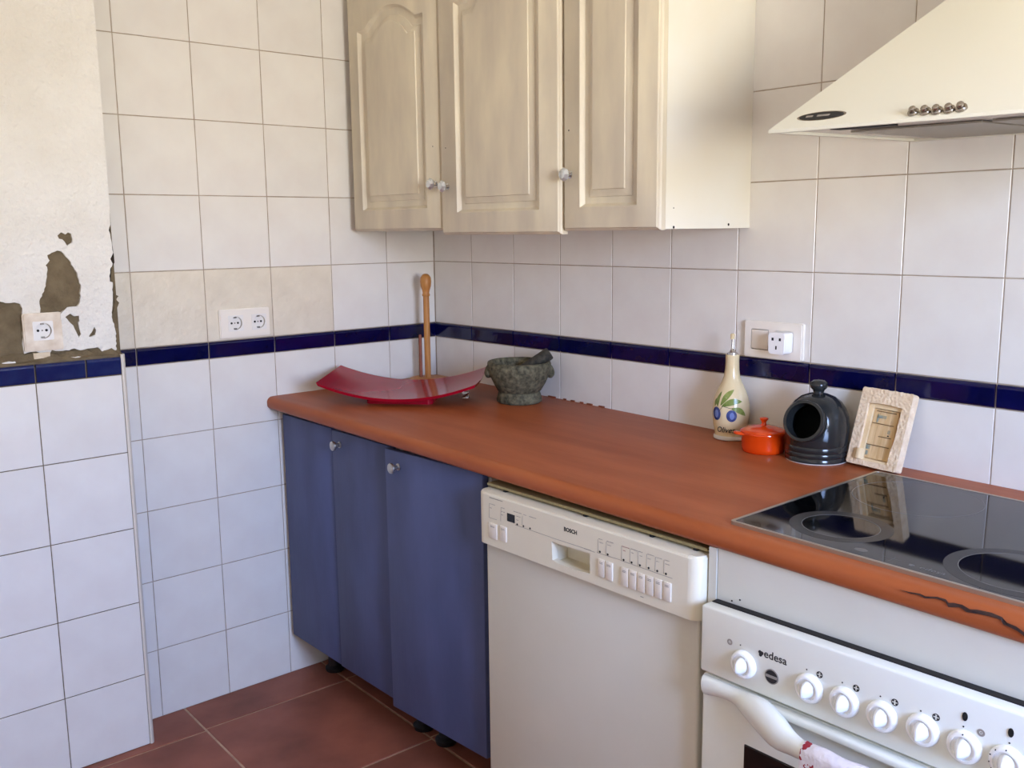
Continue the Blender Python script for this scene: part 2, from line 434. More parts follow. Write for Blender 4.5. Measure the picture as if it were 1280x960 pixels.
for (cx, cy, w, h) in ((10,454,9,2.2), (83,448,10,1.6), (97,447,5,1.6)):
    p = on(cx, cy, 'x', .113); sc = .0018
    obj('plaster_crumb', plate(rag([(p.y+dx*sc*w, p.z+dz*sc*h) for dx, dz in ((-1,-.6),(0,-1),(1,-.3),(1,.5),(.2,1),(-.8,.4))], .0008), [], .010, wall_l((.105,0,0))), 'plaster', pier)
p = on(150, 372, 'x', .098)
obj('mortar_flake', plate(rag(uv([(1050,900),(1065,800),(1055,720),(1100,740),(1075,770),(1105,800),(1080,860),(1068,900)], S4, 0, 270), .0006), [], .004, wall_l((.0965,0,0))), 'mortar', pier)

# ------------------------------------------------------------------ worktop
SL = .0122
def ct(x): return .8765-SL*x
TILT = math.atan(SL)
WX1 = 2.32
prof = []                                  # (y, dz from top)
TH = .037
prof += [(-.0005, 0), (-.600, 0)]
for k in range(1, 7): a = R(90*k/6); prof.append((-.604-.018*math.sin(a), -.018*(1-math.cos(a))))
for k in range(1, 6): a = R(90*k/5); prof.append((-.608-.014*math.cos(a), -TH+.014-.014*math.sin(a)+0))
prof += [(-.56, -TH), (-.0005, -TH)]
b = new(); ends = []
for x in (.001, .6, 1.2, 1.8, WX1): ends.append([b.verts.new((x, y, ct(x)+dz)) for y, dz in prof])
n = len(prof)
for A, B in zip(ends, ends[1:]):
    for k in range(n): b.faces.new((A[k], A[(k+1)%n], B[(k+1)%n], B[k]))
b.faces.new(ends[0]); b.faces.new(ends[-1]); bmesh.ops.recalc_face_normals(b, faces=b.faces[:])
wt = thing('worktop', 'long reddish-brown wood-look worktop with rounded front edge and a crack', 'worktop', (0,0,ct(0)-TH))
obj('slab', b, 'laminate', wt, smooth=35)
# crack in the laminate of the front nose
ck_top = [(1124,737),(1137,740),(1150,742),(1157,745.5),(1172,746),(1182,749),(1185,753.5),(1192,753.5),(1203,756),(1212,761.5),(1222,762),(1240,766),(1252,771),(1258,778),(1270,783),(1282,792)]
ck_bot = [(1282,797),(1272,789),(1262,784),(1254,780.5),(1251,774.5),(1236,770),(1222,767),(1208,765),(1200,759),(1185,758.5),(1182,752),(1170,748),(1155,747.5),(1148,743.5),(1137,741.5)]
def nose(px, py):
    d = FW+RT*((px-640)/FPX)-UP*((py-480)/FPX)
    best = None
    for k in range(400):                   # march along the ray until it meets the nose of the worktop
        t = 1.15+k*.0015; p = CAM+d*t
        z = p.z-ct(p.x)
        yy = -.604-math.sqrt(max(0, .018**2-min(max(z+.018, 0), .018)**2))
        if p.y >= yy-.0004 and z <= .0004: return p
    return p
nose_ = nose
def nose(px, py): p = nose_(px, py); return p+(CAM-p).normalized()*.0035
b = new(); tv = [b.verts.new(nose(*p)) for p in ck_top]; bv = [b.verts.new(nose(*p)) for p in ck_bot[::-1]]
tv2, bv2 = tv, [bv[0]]+bv if len(bv) < len(tv) else bv
for k in range(len(tv)-1):
    q = [tv2[k], tv2[k+1], bv2[k+1], bv2[k]]
    q = [v for i, v in enumerate(q) if v not in q[:i]]
    if len(q) > 2: b.faces.new(q)
bmesh.ops.recalc_face_normals(b, faces=b.faces[:])
ex = bmesh.ops.extrude_face_region(b, geom=b.faces[:])
for v in [g for g in ex['geom'] if isinstance(g, bmesh.types.BMVert)]: v.co += Vector((0,.002,-.001))
bmesh.ops.recalc_face_normals(b, faces=b.faces[:])
lab(obj('crack', b, 'chip', wt), 'dark ragged crack along the front edge')
for (px, py, w) in ((706,500,.010),(716,502,.014),(727,504,.012),(737,505.5,.02),(690,496.5,.03),(752,508,.02)):
    p = on(px, py, 'y', -.002); obj('sealant_trace', box(p.x-w/2, p.x+w/2, -.004, -.0002, ct(p.x)-.001, ct(p.x)+.004), 'wood_red', wt)

# ------------------------------------------------------------------ blue base cabinets
DY = -.583
def base_unit(label, x0, x1, doors, legs):
    t = thing('base_cabinet', label, 'cabinet', ((x0+x1)/2, -.3, 0))
    zt = ct((x0+x1)/2)-TH+.0005
    cb = boxes((x0, x0+.016, DY+.02, -.012, .145, zt), (x1-.016, x1, DY+.02, -.012, .145, zt), (x0+.016, x1-.016, DY+.02, -.012, .145, .161),
        (x0+.016, x1-.016, -.03, -.012, .161, zt), (x0+.016, x1-.016, DY+.02, DY+.1, zt-.016, zt))
    for v in cb.verts:
        if v.co.z > zt-.02: v.co.z += ct(v.co.x)-TH+.0003-zt          # tops follow the slope of the worktop
    obj('body', cb, 'carcass', t)
    for (a, c, za, zb, ya, yb, knob) in doors:
        q = new(); merge(q, box(a+.0015, c-.0015, -.018, 0, za, zb, .0025))
        for v in q.verts: v.co.y += ya+(yb-ya)*(v.co.x-a)/(c-a)
        q.transform(Matrix.Translation((0, .018-.018, 0)))
        d = obj('door', q, 'blue_door', t, smooth=40)
        # box was built from y -.018 to 0 : front face at y = ya-.018
        if knob:
            kx, kz = knob; fy = ya+(yb-ya)*(kx-a)/(c-a)-.018
            obj('knob', lathe([(0,0),(.009,0),(.009,.002),(.0055,.004),(.0055,.012),(.011,.016),(.0135,.020),(.0128,.024),(.008,.0265),(0,.027)], 24, (kx, fy, kz), (0,-1,0)), 'knob_steel', d, smooth=40)
    for lx, ly in legs:
        obj('leg', lathe([(0,0),(.028,0),(.030,.006),(.030,.012),(.020,.020),(.020,.125),(.03,.13),(.03,.1455),(0,.1455)], 20, (lx, ly, 0)), 'black_plastic', t, smooth=40)
    return t
k1 = on(424.5, 556, 'y', DY-.004); k2 = on(496.5, 584, 'y', DY-.024)
base_unit('blue two-door base cabinet in the corner against the white tiled wall', .012, .594,
    [(.016, .303, .130, .822, DY+.018, DY+.018, None), (.306, .594, .131, .820, DY+.014, DY+.016, (k1.x, k1.z))],
    [(.075, -.475), (.55, -.475), (.075, -.08), (.55, -.08)])
base_unit('blue single-door base cabinet with its door slightly ajar beside the white dishwasher', .602, .965,
    [(.5985, .962, .130, .820, DY-.006, DY+.015, (max(k2.x, .614), k2.z))], [(.652, -.475), (.915, -.475), (.652, -.08), (.915, -.08)])

# ------------------------------------------------------------------ dishwasher
t = thing('dishwasher', 'white dishwasher with beige control panel under the worktop', 'dishwasher', (1.293, -.33, 0))
FY = -.635
X0, X1, Z0, Z1 = 1.000, 1.602, .686, .801
obj('body', boxes((X0+.006, X1-.012, -.585, -.03, .10, .795)), 'appliance', t)
obj('door', merge(box(X0+.010, X1-.010, -.618, -.585, .115, .688, .006, 3), box(X0+.02, X1-.02, -.6, -.58, .11, .2)), 'appliance', t, smooth=40)
obj('kick_plate', box(X0+.02, X1-.02, -.56, -.52, .012, .10), 'appliance', t)
for lx in (X0+.05, X1-.05): obj('foot', cyl((lx, -.54, 0), (lx, -.54, .02), .02), 'black_plastic', t, smooth=40)
for lx in (X0+.05, X1-.05): obj('foot', cyl((lx, -.10, 0), (lx, -.10, .105), .015), 'black_plastic', t, smooth=40)
def pxz(px, py, y=FY): q_ = on(px, py, 'y', y); return (q_.x, q_.z)
# control panel: front plate with the handle pocket cut out, rounded ends and top lip
hl = [pxz(689.6, 676.7), pxz(737, 692), pxz(737.5, 717), pxz(725, 714.5), pxz(710, 709.5), pxz(697, 704), pxz(690.5, 700)]
rr = .024
b = plate([(X0+rr, Z0), (X1-rr, Z0), (X1-rr, Z1-.005), (X0+rr, Z1-.005)], [hl], .014, wall_b((0, FY+.014, 0)))
for s in (0, 1):
    sec = []
    for k in range(9):
        a = R(90*k/8)
        sec.append((rr*(1-math.sin(a)), rr*(1-math.cos(a))))      # (distance from the side, distance behind the front)
    sec += [(0, .075), (rr, .075)]
    e = new(); vv = [[e.verts.new(((X0+dx) if s == 0 else (X1-dx), FY+dy, z)) for dx, dy in sec] for z in (Z0, Z1-.005)]
    vv.append([e.verts.new(((X0+dx*.8+.004) if s == 0 else (X1-dx*.8-.004), FY+max(dy,.004)*1.0+.001, Z1)) for dx, dy in sec])
    n = len(sec)
    for A, B in zip(vv, vv[1:]):
        for k in range(n): e.faces.new((A[k], A[(k+1)%n], B[(k+1)%n], B[k]))
    e.faces.new(vv[0]); e.faces.new(vv[-1]); bmesh.ops.recalc_face_normals(e, faces=e.faces[:]); merge(b, e)
lip = [(FY, Z1-.005), (FY+.0015, Z1-.0015), (FY+.005, Z1), (FY+.075, Z1), (FY+.075, Z1-.006)]
e = new(); vv = [[e.verts.new((x, y, z)) for y, z in lip] for x in (X0+rr, X1-rr)]
for k in range(5): e.faces.new((vv[0][k], vv[0][(k+1)%5], vv[1][(k+1)%5], vv[1][k]))
e.faces.new(vv[0]); e.faces.new(vv[1]); bmesh.ops.recalc_face_normals(e, faces=e.faces[:]); merge(b, e)
merge(b, box(X0+rr, X1-rr, FY+.013, FY+.05, Z0, min(p[1] for p in hl)-.002))
merge(b, box(X0+rr, min(p[0] for p in hl)-.001, FY+.013, FY+.05, Z0, Z1-.006))
merge(b, box(max(p[0] for p in hl)+.001, X1-rr, FY+.013, FY+.05, Z0, Z1-.006))
cp = obj('control_panel', b, 'appliance_panel', t, smooth=35)
obj('handle_recess', boxes((hl[0][0]-.01, hl[1][0]+.01, FY+.045, FY+.052, Z0+.002, Z1-.01), (hl[0][0]-.01, hl[1][0]+.01, FY+.014, FY+.05, max(p[1] for p in hl)-.010, max(p[1] for p in hl)+.01)), 'appliance_panel', cp)
SA = (590, 600, 150/1280); SB = (730, 650, 170/1255)
def zz(S, x, y): return pxz(S[0]+S[2]*x, S[1]+S[2]*y)
def key(S, xa, ya, xb, yb):
    """a rocker key given by its top-left and bottom-right corners in a crop of the photo"""
    (ua, va), (ub, vb) = zz(S, xa, ya), zz(S, xb, yb)
    o = obj('button', box(ua+.0006, ub-.0006, FY-.0028, FY+.004, vb, va, .0009), 'button', cp, smooth=40)
    w = ub-ua
    obj('button_mark', boxes((ua+w*.25, ub-w*.25, FY-.0031, FY-.002, va-(va-vb)*.17, va-(va-vb)*.14), (ua+w*.25, ub-w*.25, FY-.0031, FY-.002, va-(va-vb)*.24, va-(va-vb)*.21)), 'print_grey', o)
    return o
key(SA, 182, 448, 275, 640); key(SA, 302, 482, 376, 668)
for xa, ya, xb, yb in ((134,352,196,535),(202,376,270,565),(345,428,413,622),(421,453,489,648),(498,480,568,676),(577,506,647,703),(655,533,725,731),(735,560,808,760)): key(SB, xa, ya, xb, yb)
def dot(S, x, y, r=.0021, m_='print_dark'):
    u, v = zz(S, x, y); obj('indicator', cyl((u, FY+.001, v), (u, FY-.0008, v), r, n=12), m_, cp)
for x, y in ((483,473),(550,492),(620,517)): dot(SA, x, y)
for x, y in ((148,293),(220,318),(367,368),(440,392),(517,418),(597,443),(677,470),(757,497)): dot(SB, x, y)
(ua, va), (ub, vb) = zz(SA, 376, 350), zz(SA, 457, 462)
obj('display', box(ua, ub, FY-.0008, FY+.002, vb, va), 'display', cp)
b = new()
def line(S, x0, y0, x1, y1, w=.0005):
    a = Vector((zz(S,x0,y0)[0], FY, zz(S,x0,y0)[1])); c = Vector((zz(S,x1,y1)[0], FY, zz(S,x1,y1)[1]))
    return cyl(a, c, w, n=6)
for L_ in ((460,478,840,610),(840,612,1270,752),(185,250,183,400),(310,290,306,440),(538,385,534,480),(183,400,265,425)): merge(b, line(SA, *L_))
for L_ in ((0,262,100,298),(120,300,345,372),(345,375,815,540),(130,180,128,300),(207,200,202,320),(348,240,346,370),(425,270,422,395),(500,290,497,420),(580,315,576,445),(660,340,655,470),(740,370,735,495)): merge(b, line(SB, *L_))
obj('print_line', b, 'print_grey', cp)['kind'] = 'stuff'
b = new(); c = new()
def word(S, x0, y0, x1, y1, h=.0016):
    (ua, va), (ub, vb) = zz(S, x0, y0), zz(S, x1, y1); zc = (va+vb)/2; u = ua; random.seed(int(x0*7+y0))
    out = new()
    while u < ub-.0006:
        w = random.uniform(.0008, .0016); merge(out, box(u, min(u+w, ub), FY-.0003, FY+.001, zc-h/2+random.uniform(0,.0005), zc+h/2-random.uniform(0,.0005))); u += w+.0005
    return out
for w in ((186,190,328,225,.0024),(188,255,245,265),(190,295,210,300),(312,298,350,304),(312,335,352,345),(312,370,335,376),(440,335,530,358),(545,368,580,378),(610,388,685,412),(472,385,520,398),(472,425,495,430)): merge(b, word(SA, *w))
for w in ((135,172,172,185),(140,205,178,215),(210,195,270,212),(215,228,250,240),(432,268,498,285),(505,290,542,300),(584,315,652,332),(668,345,720,360),(745,368,788,382),(435,300,460,308),(512,328,536,336),(588,355,615,362),(668,380,695,388),(750,405,795,418),(520,705,550,716)): merge(b, word(SB, *w))
obj('print_words', b, 'print_grey', cp)['kind'] = 'stuff'
merge(c, word(SB, 350, 243, 422, 262)); merge(c, word(SB, 360, 280, 385, 288)); merge(c, word(SA, 195, 480, 260, 500, .004))
obj('print_words_red', c, 'print_red', cp)['kind'] = 'stuff'
u, v = zz(SA, 1050, 545)
b = text_bm('BOSCH', .0112, bold=.00035); b.transform(wall_b((u, FY, v))); obj('brand_lettering', b, 'print_dark', cp)
obj('top_plate', box(X0+.004, X1-.004, -.608, -.05, .806, .812, .001), 'foil', t)
for bx in (1.06, 1.30, 1.47, 1.57): obj('top_bracket', box(bx-.004, bx+.004, -.606, -.55, .794, .808), 'black_plastic', t)

# ------------------------------------------------------------------ oven and its white housing
h = thing('oven_housing', 'white cabinet housing with a plain panel above the built-in oven', 'cabinet', (1.92, -.3, 0))
HZ = ct(1.62)-TH
obj('side_panel', box(1.6055, 1.6215, -.613, -.012, 0, HZ-.0002), 'filler_panel', h)
obj('side_panel', box(2.222, 2.238, -.613, -.012, 0, ct(2.23)-TH-.0002), 'filler_panel', h)
b = box(1.6225, 2.2215, -.611, -.590, .702, ct(2.22)-TH, .0008)
for v in b.verts:
    if v.co.z > .78: v.co.z += ct(v.co.x)-ct(2.22)+.0003
fp = obj('filler_panel', b, 'filler_panel', h)
b = new()
for px, py in ((915,751),(925,750)):
    q = on(px, py, 'y', -.611); obj('screw_hole', cyl((q.x,-.608,q.z),(q.x,-.6116,q.z),.0016,n=10), 'hole', fp)

t = thing('oven', 'white built-in oven with seven control knobs and a black glass door', 'oven', (1.92, -.3, .10))
OY = -.650; OX0, OX1 = 1.620, 2.219; OZ0, OZ1 = .613, .730
TA = .011
def otilt(b):                               # the fascia hangs a touch higher at its far end
    for v in b.verts: v.co.z += TA*(v.co.x-OX0)*(1.0 if v.co.z > .6 else 0)
    return b
obj('body', boxes((OX0+.006, OX1-.006, -.62, -.05, .10, .70)), 'rubber', t)
b = box(OX0, OX1, OY, -.621, OZ0, OZ1, .004, 3)
for v in b.verts:
    if v.co.z > .67: v.co.z += TA*(v.co.x-OX0)
fa = obj('fascia', b, 'enamel', t, smooth=40)
obj('seal', otilt(box(OX0+.004, OX1-.002, -.628, -.6115, OZ1-.02, OZ1+.0015, .002)), 'rubber', t)
def oxz(px, py, y=OY): q_ = on(px, py, 'y', y); return q_.x, q_.z
knobs = [(926,832),(1008,862),(1052,879),(1099,897),(1150,914),(1202,935),(1256,955)]
for i, (px, py) in enumerate(knobs):
    u, v = oxz(px+4, py-2)
    k = obj('knob', lathe([(.0235,-.001),(.0235,.003),(.0215,.008),(.0195,.0095),(.0165,.0095),(.0160,.006),(0,.006)], 36, (u, OY, v), (0,-1,0)), 'knob_white', fa, smooth=40)
    g = lathe([(0,0)]+[(.0135*math.cos(R(a))**.6, .004+.020*math.sin(R(a))) for a in range(0, 90, 12)]+[(0,.024)], 28)
    for w in g.verts:
        s = max(0, min(1, w.co.z/.024)); w.co.x *= 1-.62*s; w.co.y *= 1.0+.08*s
    g.transform(plane_m((u, OY, v), (1,0,0), (0,0,1), (0,-1,0)) @ Matrix.Rotation(R(-6), 4, 'Z'))
    obj('grip', g, 'knob_white', k, smooth=60)
    if i >= 5:
        tk = new()
        for a in ((90,) if i == 5 else (90, 130, 160, 190, 215)): merge(tk, cyl((u+.0203*math.cos(R(a)), OY-.0075, v+.0203*math.sin(R(a))), (u+.0203*math.cos(R(a)), OY-.0100, v+.0203*math.sin(R(a))), .0009, n=8))
        obj('scale_mark', tk, 'print_dark', k)
SC = (880, 800, 200/1280); SD = (1060, 830, 220/1280)
def oz(S, x, y): return oxz(S[0]+S[2]*x, S[1]+S[2]*y)
b = new()
for S, x, y in ((SC,292,40),(SC,822,236),(SC,1107,340),(SD,236,235),(SD,530,341),(SD,840,455),(SD,1175,575)):
    u, v = oz(S, x, y); obj('dot_mark', cyl((u, OY+.001, v), (u, OY-.0004, v), .0012, n=10), 'print_dark', fa)
def hobmark(S, x, y, full=False):
    u, v = oz(S, x, y); q = new(); r = .0052
    if full: merge(q, plate(circ(u, v, r, 20), [circ(u, v, r*.45, 12)], .0004, wall_b((0, OY, 0)))); merge(q, cyl((u,OY,v),(u,OY-.0004,v),.0012,n=8))
    else:
        merge(q, plate(circ(u, v, r, 20), [circ(u, v, r*.78, 20)], .0004, wall_b((0, OY, 0))))
        for dx, dz in ((-.45,-.4),(.45,-.4),(-.45,.4),(.45,.4)): merge(q, plate(circ(u+dx*r, v+dz*r, r*.26, 10), [], .0004, wall_b((0, OY, 0))))
    obj('hob_symbol', q, 'print_grey' if full else 'print_dark', fa)
hobmark(SC, 207, 15, True); hobmark(SC, 925, 278); hobmark(SC, 1218, 386)
hobmark(SD, 341, 279); hobmark(SD, 641, 387); hobmark(SD, 968, 500, True)
hobmark(SD, 60, 176)
for x, y in ((852,382),(1186,500)):
    u, v = oz(SD, x, y); obj('pilot_light', plate([(u+.0036*math.cos(R(a)), v+.0062*math.sin(R(a))) for a in range(0,360,15)], [], .001, wall_b((0,OY,0))), 'hole', fa)
u, v = oz(SC, 543, 293)
bd = obj('badge', plate(circ(u, v, .0125, 32), [], .0012, wall_b((0,OY,0))), 'print_grey', fa)
obj('badge_face', plate(circ(u, v, .0108, 32), [], .0016, wall_b((0,OY,0))), 'print_dark', bd)
obj('badge_stripe', box(u-.0105, u+.0105, OY-.0021, OY-.001, v-.002, v+.0024), 'print_grey', bd)
u, v = oz(SC, 570, 142)
b = text_bm('edesa', .0185, bold=.00025); b.transform(wall_b((u, OY, v))); obj('brand_lettering', b, 'print_dark', fa)
u, v = oz(SC, 455, 106); b = new()
for a in (20, 140, 260): merge(b, plate([(u+.0022*math.cos(R(a))+.0032*math.cos(R(a+q))*.9, v+.0026*math.sin(R(a))+.0030*math.sin(R(a+q))) for q in range(0,360,24)], [], .0004+a*1e-6, wall_b((0,OY,0))))
obj('brand_emblem', b, 'print_dark', fa)
# door with its moulded handle
dr = obj('door', box(OX0+.001, OX1-.001, -.645, -.615, .14, OZ0-.0055, .006, 3), 'enamel', t, smooth=40)
u, v = oxz(930, 927, -.645)
obj('window_glass', box(u, 2*1.9195-u, -.6465, -.64, .20, v-.003, .003, 3), 'oven_glass', dr, smooth=40)
# handle: flared wings that leave the top of the door and run into a proud bar
path = []; sec = []
for px, pt, pb, y, hd in ((872,839,866,-.645,.010),(900,851,871,-.648,.011),(922,861,881,-.653,.012),(938,867,898,-.660,.018),(954,875,916,-.668,.020),(972,894,936,-.680,.018),(990,915,944,-.690,.0135),(1008,929,952,-.699,.0125),(1030,938,960,-.704,.0125)):
    q0, q1 = on(px, pt, 'y', y), on(px, pb, 'y', y)
    path.append(tuple((q0+q1)/2)); sec.append((hd, (q0.z-q1.z)/2))
zc = path[-1][2]
full = path+[(1.9195, -.708, zc-.001)]+[(2*1.9195-x, y, z) for x, y, z in path[::-1]]
fsec = sec+[(.0125,.0145)]+sec[::-1]
# smooth the path (Catmull-Rom)
def crom(pts, n=5):
    out = []
    for i in range(len(pts)-1):
        p = [Vector(pts[max(0,min(len(pts)-1,j))]) for j in (i-1,i,i+1,i+2)]
        for k in range(n):
            s = k/n
            out.append(.5*((2*p[1])+(p[2]-p[0])*s+(2*p[0]-5*p[1]+4*p[2]-p[3])*s*s+(3*p[1]-p[0]-3*p[2]+p[3])*s**3))
    return out+[Vector(pts[-1])]
fp3 = crom(full); fs2 = crom([(a, c, 0) for a, c in fsec])
b = tube([p for p in fp3 if OX0+.003 < p.x < OX1-.003], [(s.x, s.y) for p, s in zip(fp3, fs2) if OX0+.003 < p.x < OX1-.003], 20)
merge(b, box(path[4][0], 2*1.9195-path[4][0], -.660, -.640, OZ0-.021, OZ0-.0065, .004))
hd = obj('handle', b, 'enamel', dr, smooth=50)
obj('drawer', box(OX0+.001, OX1-.001, -.640, -.615, .03, .135, .004), 'enamel', t, smooth=40)
obj('plinth', box(OX0+.01, OX1-.01, -.60, -.10, 0, .105), 'rubber', t)
# tea towel over the bar
ux = on(1003, 935, 'y', -.705).x; NX, b = 44, new(); prof = []
bz, by = zc, -.7075
NB, NA, NF = 7, 13, 15
rows_ = []
for i in range(NX+1):
    x = ux+.135*i/NX
    j = min(range(len(fp3)-1), key=lambda q_: abs((fp3[q_].x+fp3[q_+1].x)/2-x)); f_ = (x-fp3[j].x)/(fp3[j+1].x-fp3[j].x)
    c_ = fp3[j].lerp(fp3[j+1], f_); sc_ = fs2[j].lerp(fs2[j+1], f_); ra, rb = sc_.x+.0020, sc_.y+.0019
    prof = [(c_.y+ra, c_.z-.20+.20*k/NB) for k in range(NB)]
    prof += [(c_.y+ra*math.cos(R(180*k/(NA-1))), c_.z+rb*math.sin(R(180*k/(NA-1)))) for k in range(NA)]
    prof += [(c_.y-ra-.0006*k, c_.z-.30*k/NF) for k in range(1, NF+1)]
    rr_ = []
    for k, (y, z) in enumerate(prof):
        f = max(0, k-NB-NA+1)/NF if k >= NB else .3*(NB-k)/NB       # folds grow away from the bar
        wv = math.sin(i*.42+k*.05)*.006*f+math.sin(i*1.1+1)*.0015*f
        rr_.append(b.verts.new((x+.004*math.sin(k*.5)*f, y-abs(wv)*(1 if k >= NB else -1)-.002*f, z)))
    rows_.append(rr_)
for A, B in zip(rows_, rows_[1:]):
    for k in range(len(prof)-1): b.faces.new((A[k], B[k], B[k+1], A[k+1]))
bmesh.ops.recalc_face_normals(b, faces=b.faces[:])
ex = bmesh.ops.solidify(b, geom=b.faces[:], thickness=.0022)
tw = thing('tea_towel', 'white tea towel with red print hung over the oven door handle', 'towel', (ux+.067, by, bz))
to = obj('cloth', b, 'towel', tw, smooth=60)
# red stars are print: a second colour in the cloth material
n_ = MATS['towel'].node_tree; bs = n_.nodes['Principled BSDF']; src = bs.inputs['Base Color'].links[0].from_socket
tcx = n_.nodes.new('ShaderNodeTexCoord'); vo = n_.nodes.new('ShaderNodeTexVoronoi'); vo.inputs['Scale'].default_value = 26; vo.feature = 'F1'
wv = n_.nodes.new('ShaderNodeTexNoise'); wv.inputs['Scale'].default_value = 110
ad = n_.nodes.new('ShaderNodeMath'); ad.operation = 'MULTIPLY_ADD'; ad.inputs[1].default_value = .9; 
th_ = n_.nodes.new('ShaderNodeMath'); th_.operation = 'LESS_THAN'; th_.inputs[1].default_value = .69
mx = n_.nodes.new('ShaderNodeMix'); mx.data_type = 'RGBA'; mx.inputs['B'].default_value = (*lin((150,40,48)), 1)
n_.links.new(tcx.outputs['Object'], vo.inputs['Vector']); n_.links.new(tcx.outputs['Object'], wv.inputs['Vector'])
n_.links.new(wv.outputs['Fac'], ad.inputs[0]); n_.links.new(vo.outputs['Distance'], ad.inputs[2]); n_.links.new(ad.outputs[0], th_.inputs[0])
n_.links.new(src, mx.inputs['A']); n_.links.new(th_.outputs[0], mx.inputs['Factor']); n_.links.new(mx.outputs['Result'], bs.inputs['Base Color'])

# ------------------------------------------------------------------ wall cabinets
CZ1 = 2.06
def arch_loop(x0, x1, z0, zs, za, d, n=22, sh=.045):
    """closed contour inset by d: bottom, right side, shoulder, arch, shoulder, left side"""
    xa, xb, zb, zsh, zap = x0+d, x1-d, z0+d, zs-d, za-d
    pts = [(xa+(xb-xa)*k/6, zb) for k in range(6)]
    pts += [(xb, zb+(zsh-zb)*k/6) for k in range(6)]
    pts.append((xb, zsh)); s = sh*.8
    cxm = (xa+xb)/2; hw = (xb-xa)/2-s
    for k in range(n+1):
        u = 1-2*k/n
        pts.append((cxm+hw*u, zsh+(zap-zsh)*(1-abs(u)**2.0)))
    pts.append((xa, zsh))
    pts += [(xa, zsh-(zsh-zb)*k/6) for k in range(1, 6)]
    return pts
def outer_loop(x0, x1, z0, z1, n=22):
    pts = [(x0+(x1-x0)*k/6, z0) for k in range(6)]
    pts += [(x1, z0+(z1-z0)*k/6) for k in range(6)]
    pts.append((x1, z1))
    for k in range(n+1): pts.append((x1-(x1-x0)*(.02+.96*k/n), z1))
    pts.append((x0, z1))
    pts += [(x0, z1-(z1-z0)*k/6) for k in range(1, 6)]
    return pts
def panel_door(x0, x1, z0, z1, yf, yb, mx0, mx1, mz0, zs, za, inset):
    """raised panel door: yf front, yb back"""
    L = []
    def add(loop, y): L.append([(x, y, z) for x, z in loop])
    def rect(d, y): add(outer_loop(x0+d, x1-d, z0+d, z1-d), y)
    rect(0, yb); rect(0, yf+.010); rect(.0025, yf+.006); rect(.005, yf+.0045); rect(.0065, yf+.001); rect(.009, yf)
    A = lambda d, y: add(arch_loop(mx0, mx1, mz0, zs, za, d), y)
    A(0, yf); A(.0015, yf-.0008); A(.005, yf-.0006); A(.008, yf+.005); A(.012, yf+.0100); A(inset-.011, yf+.0110)
    A(inset-.0095, yf+.0090); A(inset-.0075, yf+.0088); A(inset+.003, yf+.0034); A(inset+.0048, yf+.0034); A(inset+.0060, yf+.0006); A(inset+.009, yf+.0002)
    b = new(); rings = [[b.verts.new(p) for p in l] for l in L]; n = len(rings[0])
    for a, c in zip(rings, rings[1:]):
        for k in range(n): b.faces.new((a[k], a[(k+1)%n], c[(k+1)%n], c[k]))
    b.faces.new(rings[0])
    cxm = (mx0+mx1)/2; cv = b.verts.new((cxm, L[-1][0][1], mz0+.6*(zs-mz0)))
    for k in range(n): b.faces.new((rings[-1][k], rings[-1][(k+1)%n], cv))
    bmesh.ops.recalc_face_normals(b, faces=b.faces[:])
    return b
def crystal_knob(x, y, z, parent):
    k = obj('knob', lathe([(0,0),(.0085,0),(.0085,.0015),(.005,.003),(.005,.010),(.007,.012),(0,.012)], 16, (x, y, z), (0,-1,0)), 'chrome', parent, smooth=30)
    obj('knob_head', lathe([(0,.011),(.008,.0115),(.0155,.018),(.0155,.021),(.010,.027),(0,.028)], 8, (x, y, z), (0,-1,0)), 'crystal', k)
CYB = -.300
def wall_unit(label, x0, x1, z0):
    t = thing('wall_cabinet', label, 'cabinet', ((x0+x1)/2, -.15, z0))
    return t
cabA = wall_unit('cream painted two-door wall cabinet with arched panel doors near the tiled corner', .034, .940, 1.353)
obj('body', boxes((.034, .050, CYB, -.0004, 1.353, CZ1), (.924, .940, CYB, -.0004, 1.353, CZ1), (.05, .924, CYB, -.0004, 1.353, 1.369), (.05, .924, CYB, -.0004, CZ1-.016, CZ1), (.05, .924, -.010, -.0004, 1.369, CZ1-.016)), 'cab_white', cabA)
d1 = obj('door', panel_door(.036, .4825, 1.355, CZ1-.006, -.324, CYB-.001, .087, .421, 1.411, 1.930, 1.977, .040), 'cab_paint', cabA, smooth=32)
d2 = obj('door', panel_door(.4865, .9435, 1.343, CZ1-.004, -.330, CYB-.003, .5525, .8795, 1.396, 1.929, 1.985, .037), 'cab_paint', cabA, smooth=32)
q = on(537, 230, 'y', -.345); crystal_knob(q.x, -.3235, q.z, d1)
q = on(552, 233, 'y', -.35); crystal_knob(max(q.x, .498), -.3295, q.z, d2)
cabB = wall_unit('narrow cream single-door wall cabinet with a plain white side beside the hood', .944, 1.236, 1.353)
obj('body', boxes((.944, .960, CYB, -.0004, 1.353, CZ1), (1.220, 1.236, CYB, -.0004, 1.353, CZ1), (.96, 1.22, CYB, -.0004, 1.353, 1.369), (.96, 1.22, CYB, -.0004, CZ1-.016, CZ1), (.96, 1.22, -.010, -.0004, 1.369, CZ1-.016)), 'cab_white', cabB)
d3 = obj('door', panel_door(.9475, 1.2365, 1.351, CZ1-.006, -.324, CYB-.001, .9995, 1.181, 1.399, 1.915, 1.955, .037), 'cab_paint', cabB, smooth=32)
q = on(704, 218, 'y', -.345); crystal_knob(max(q.x, .962), -.3235, q.z, d3)
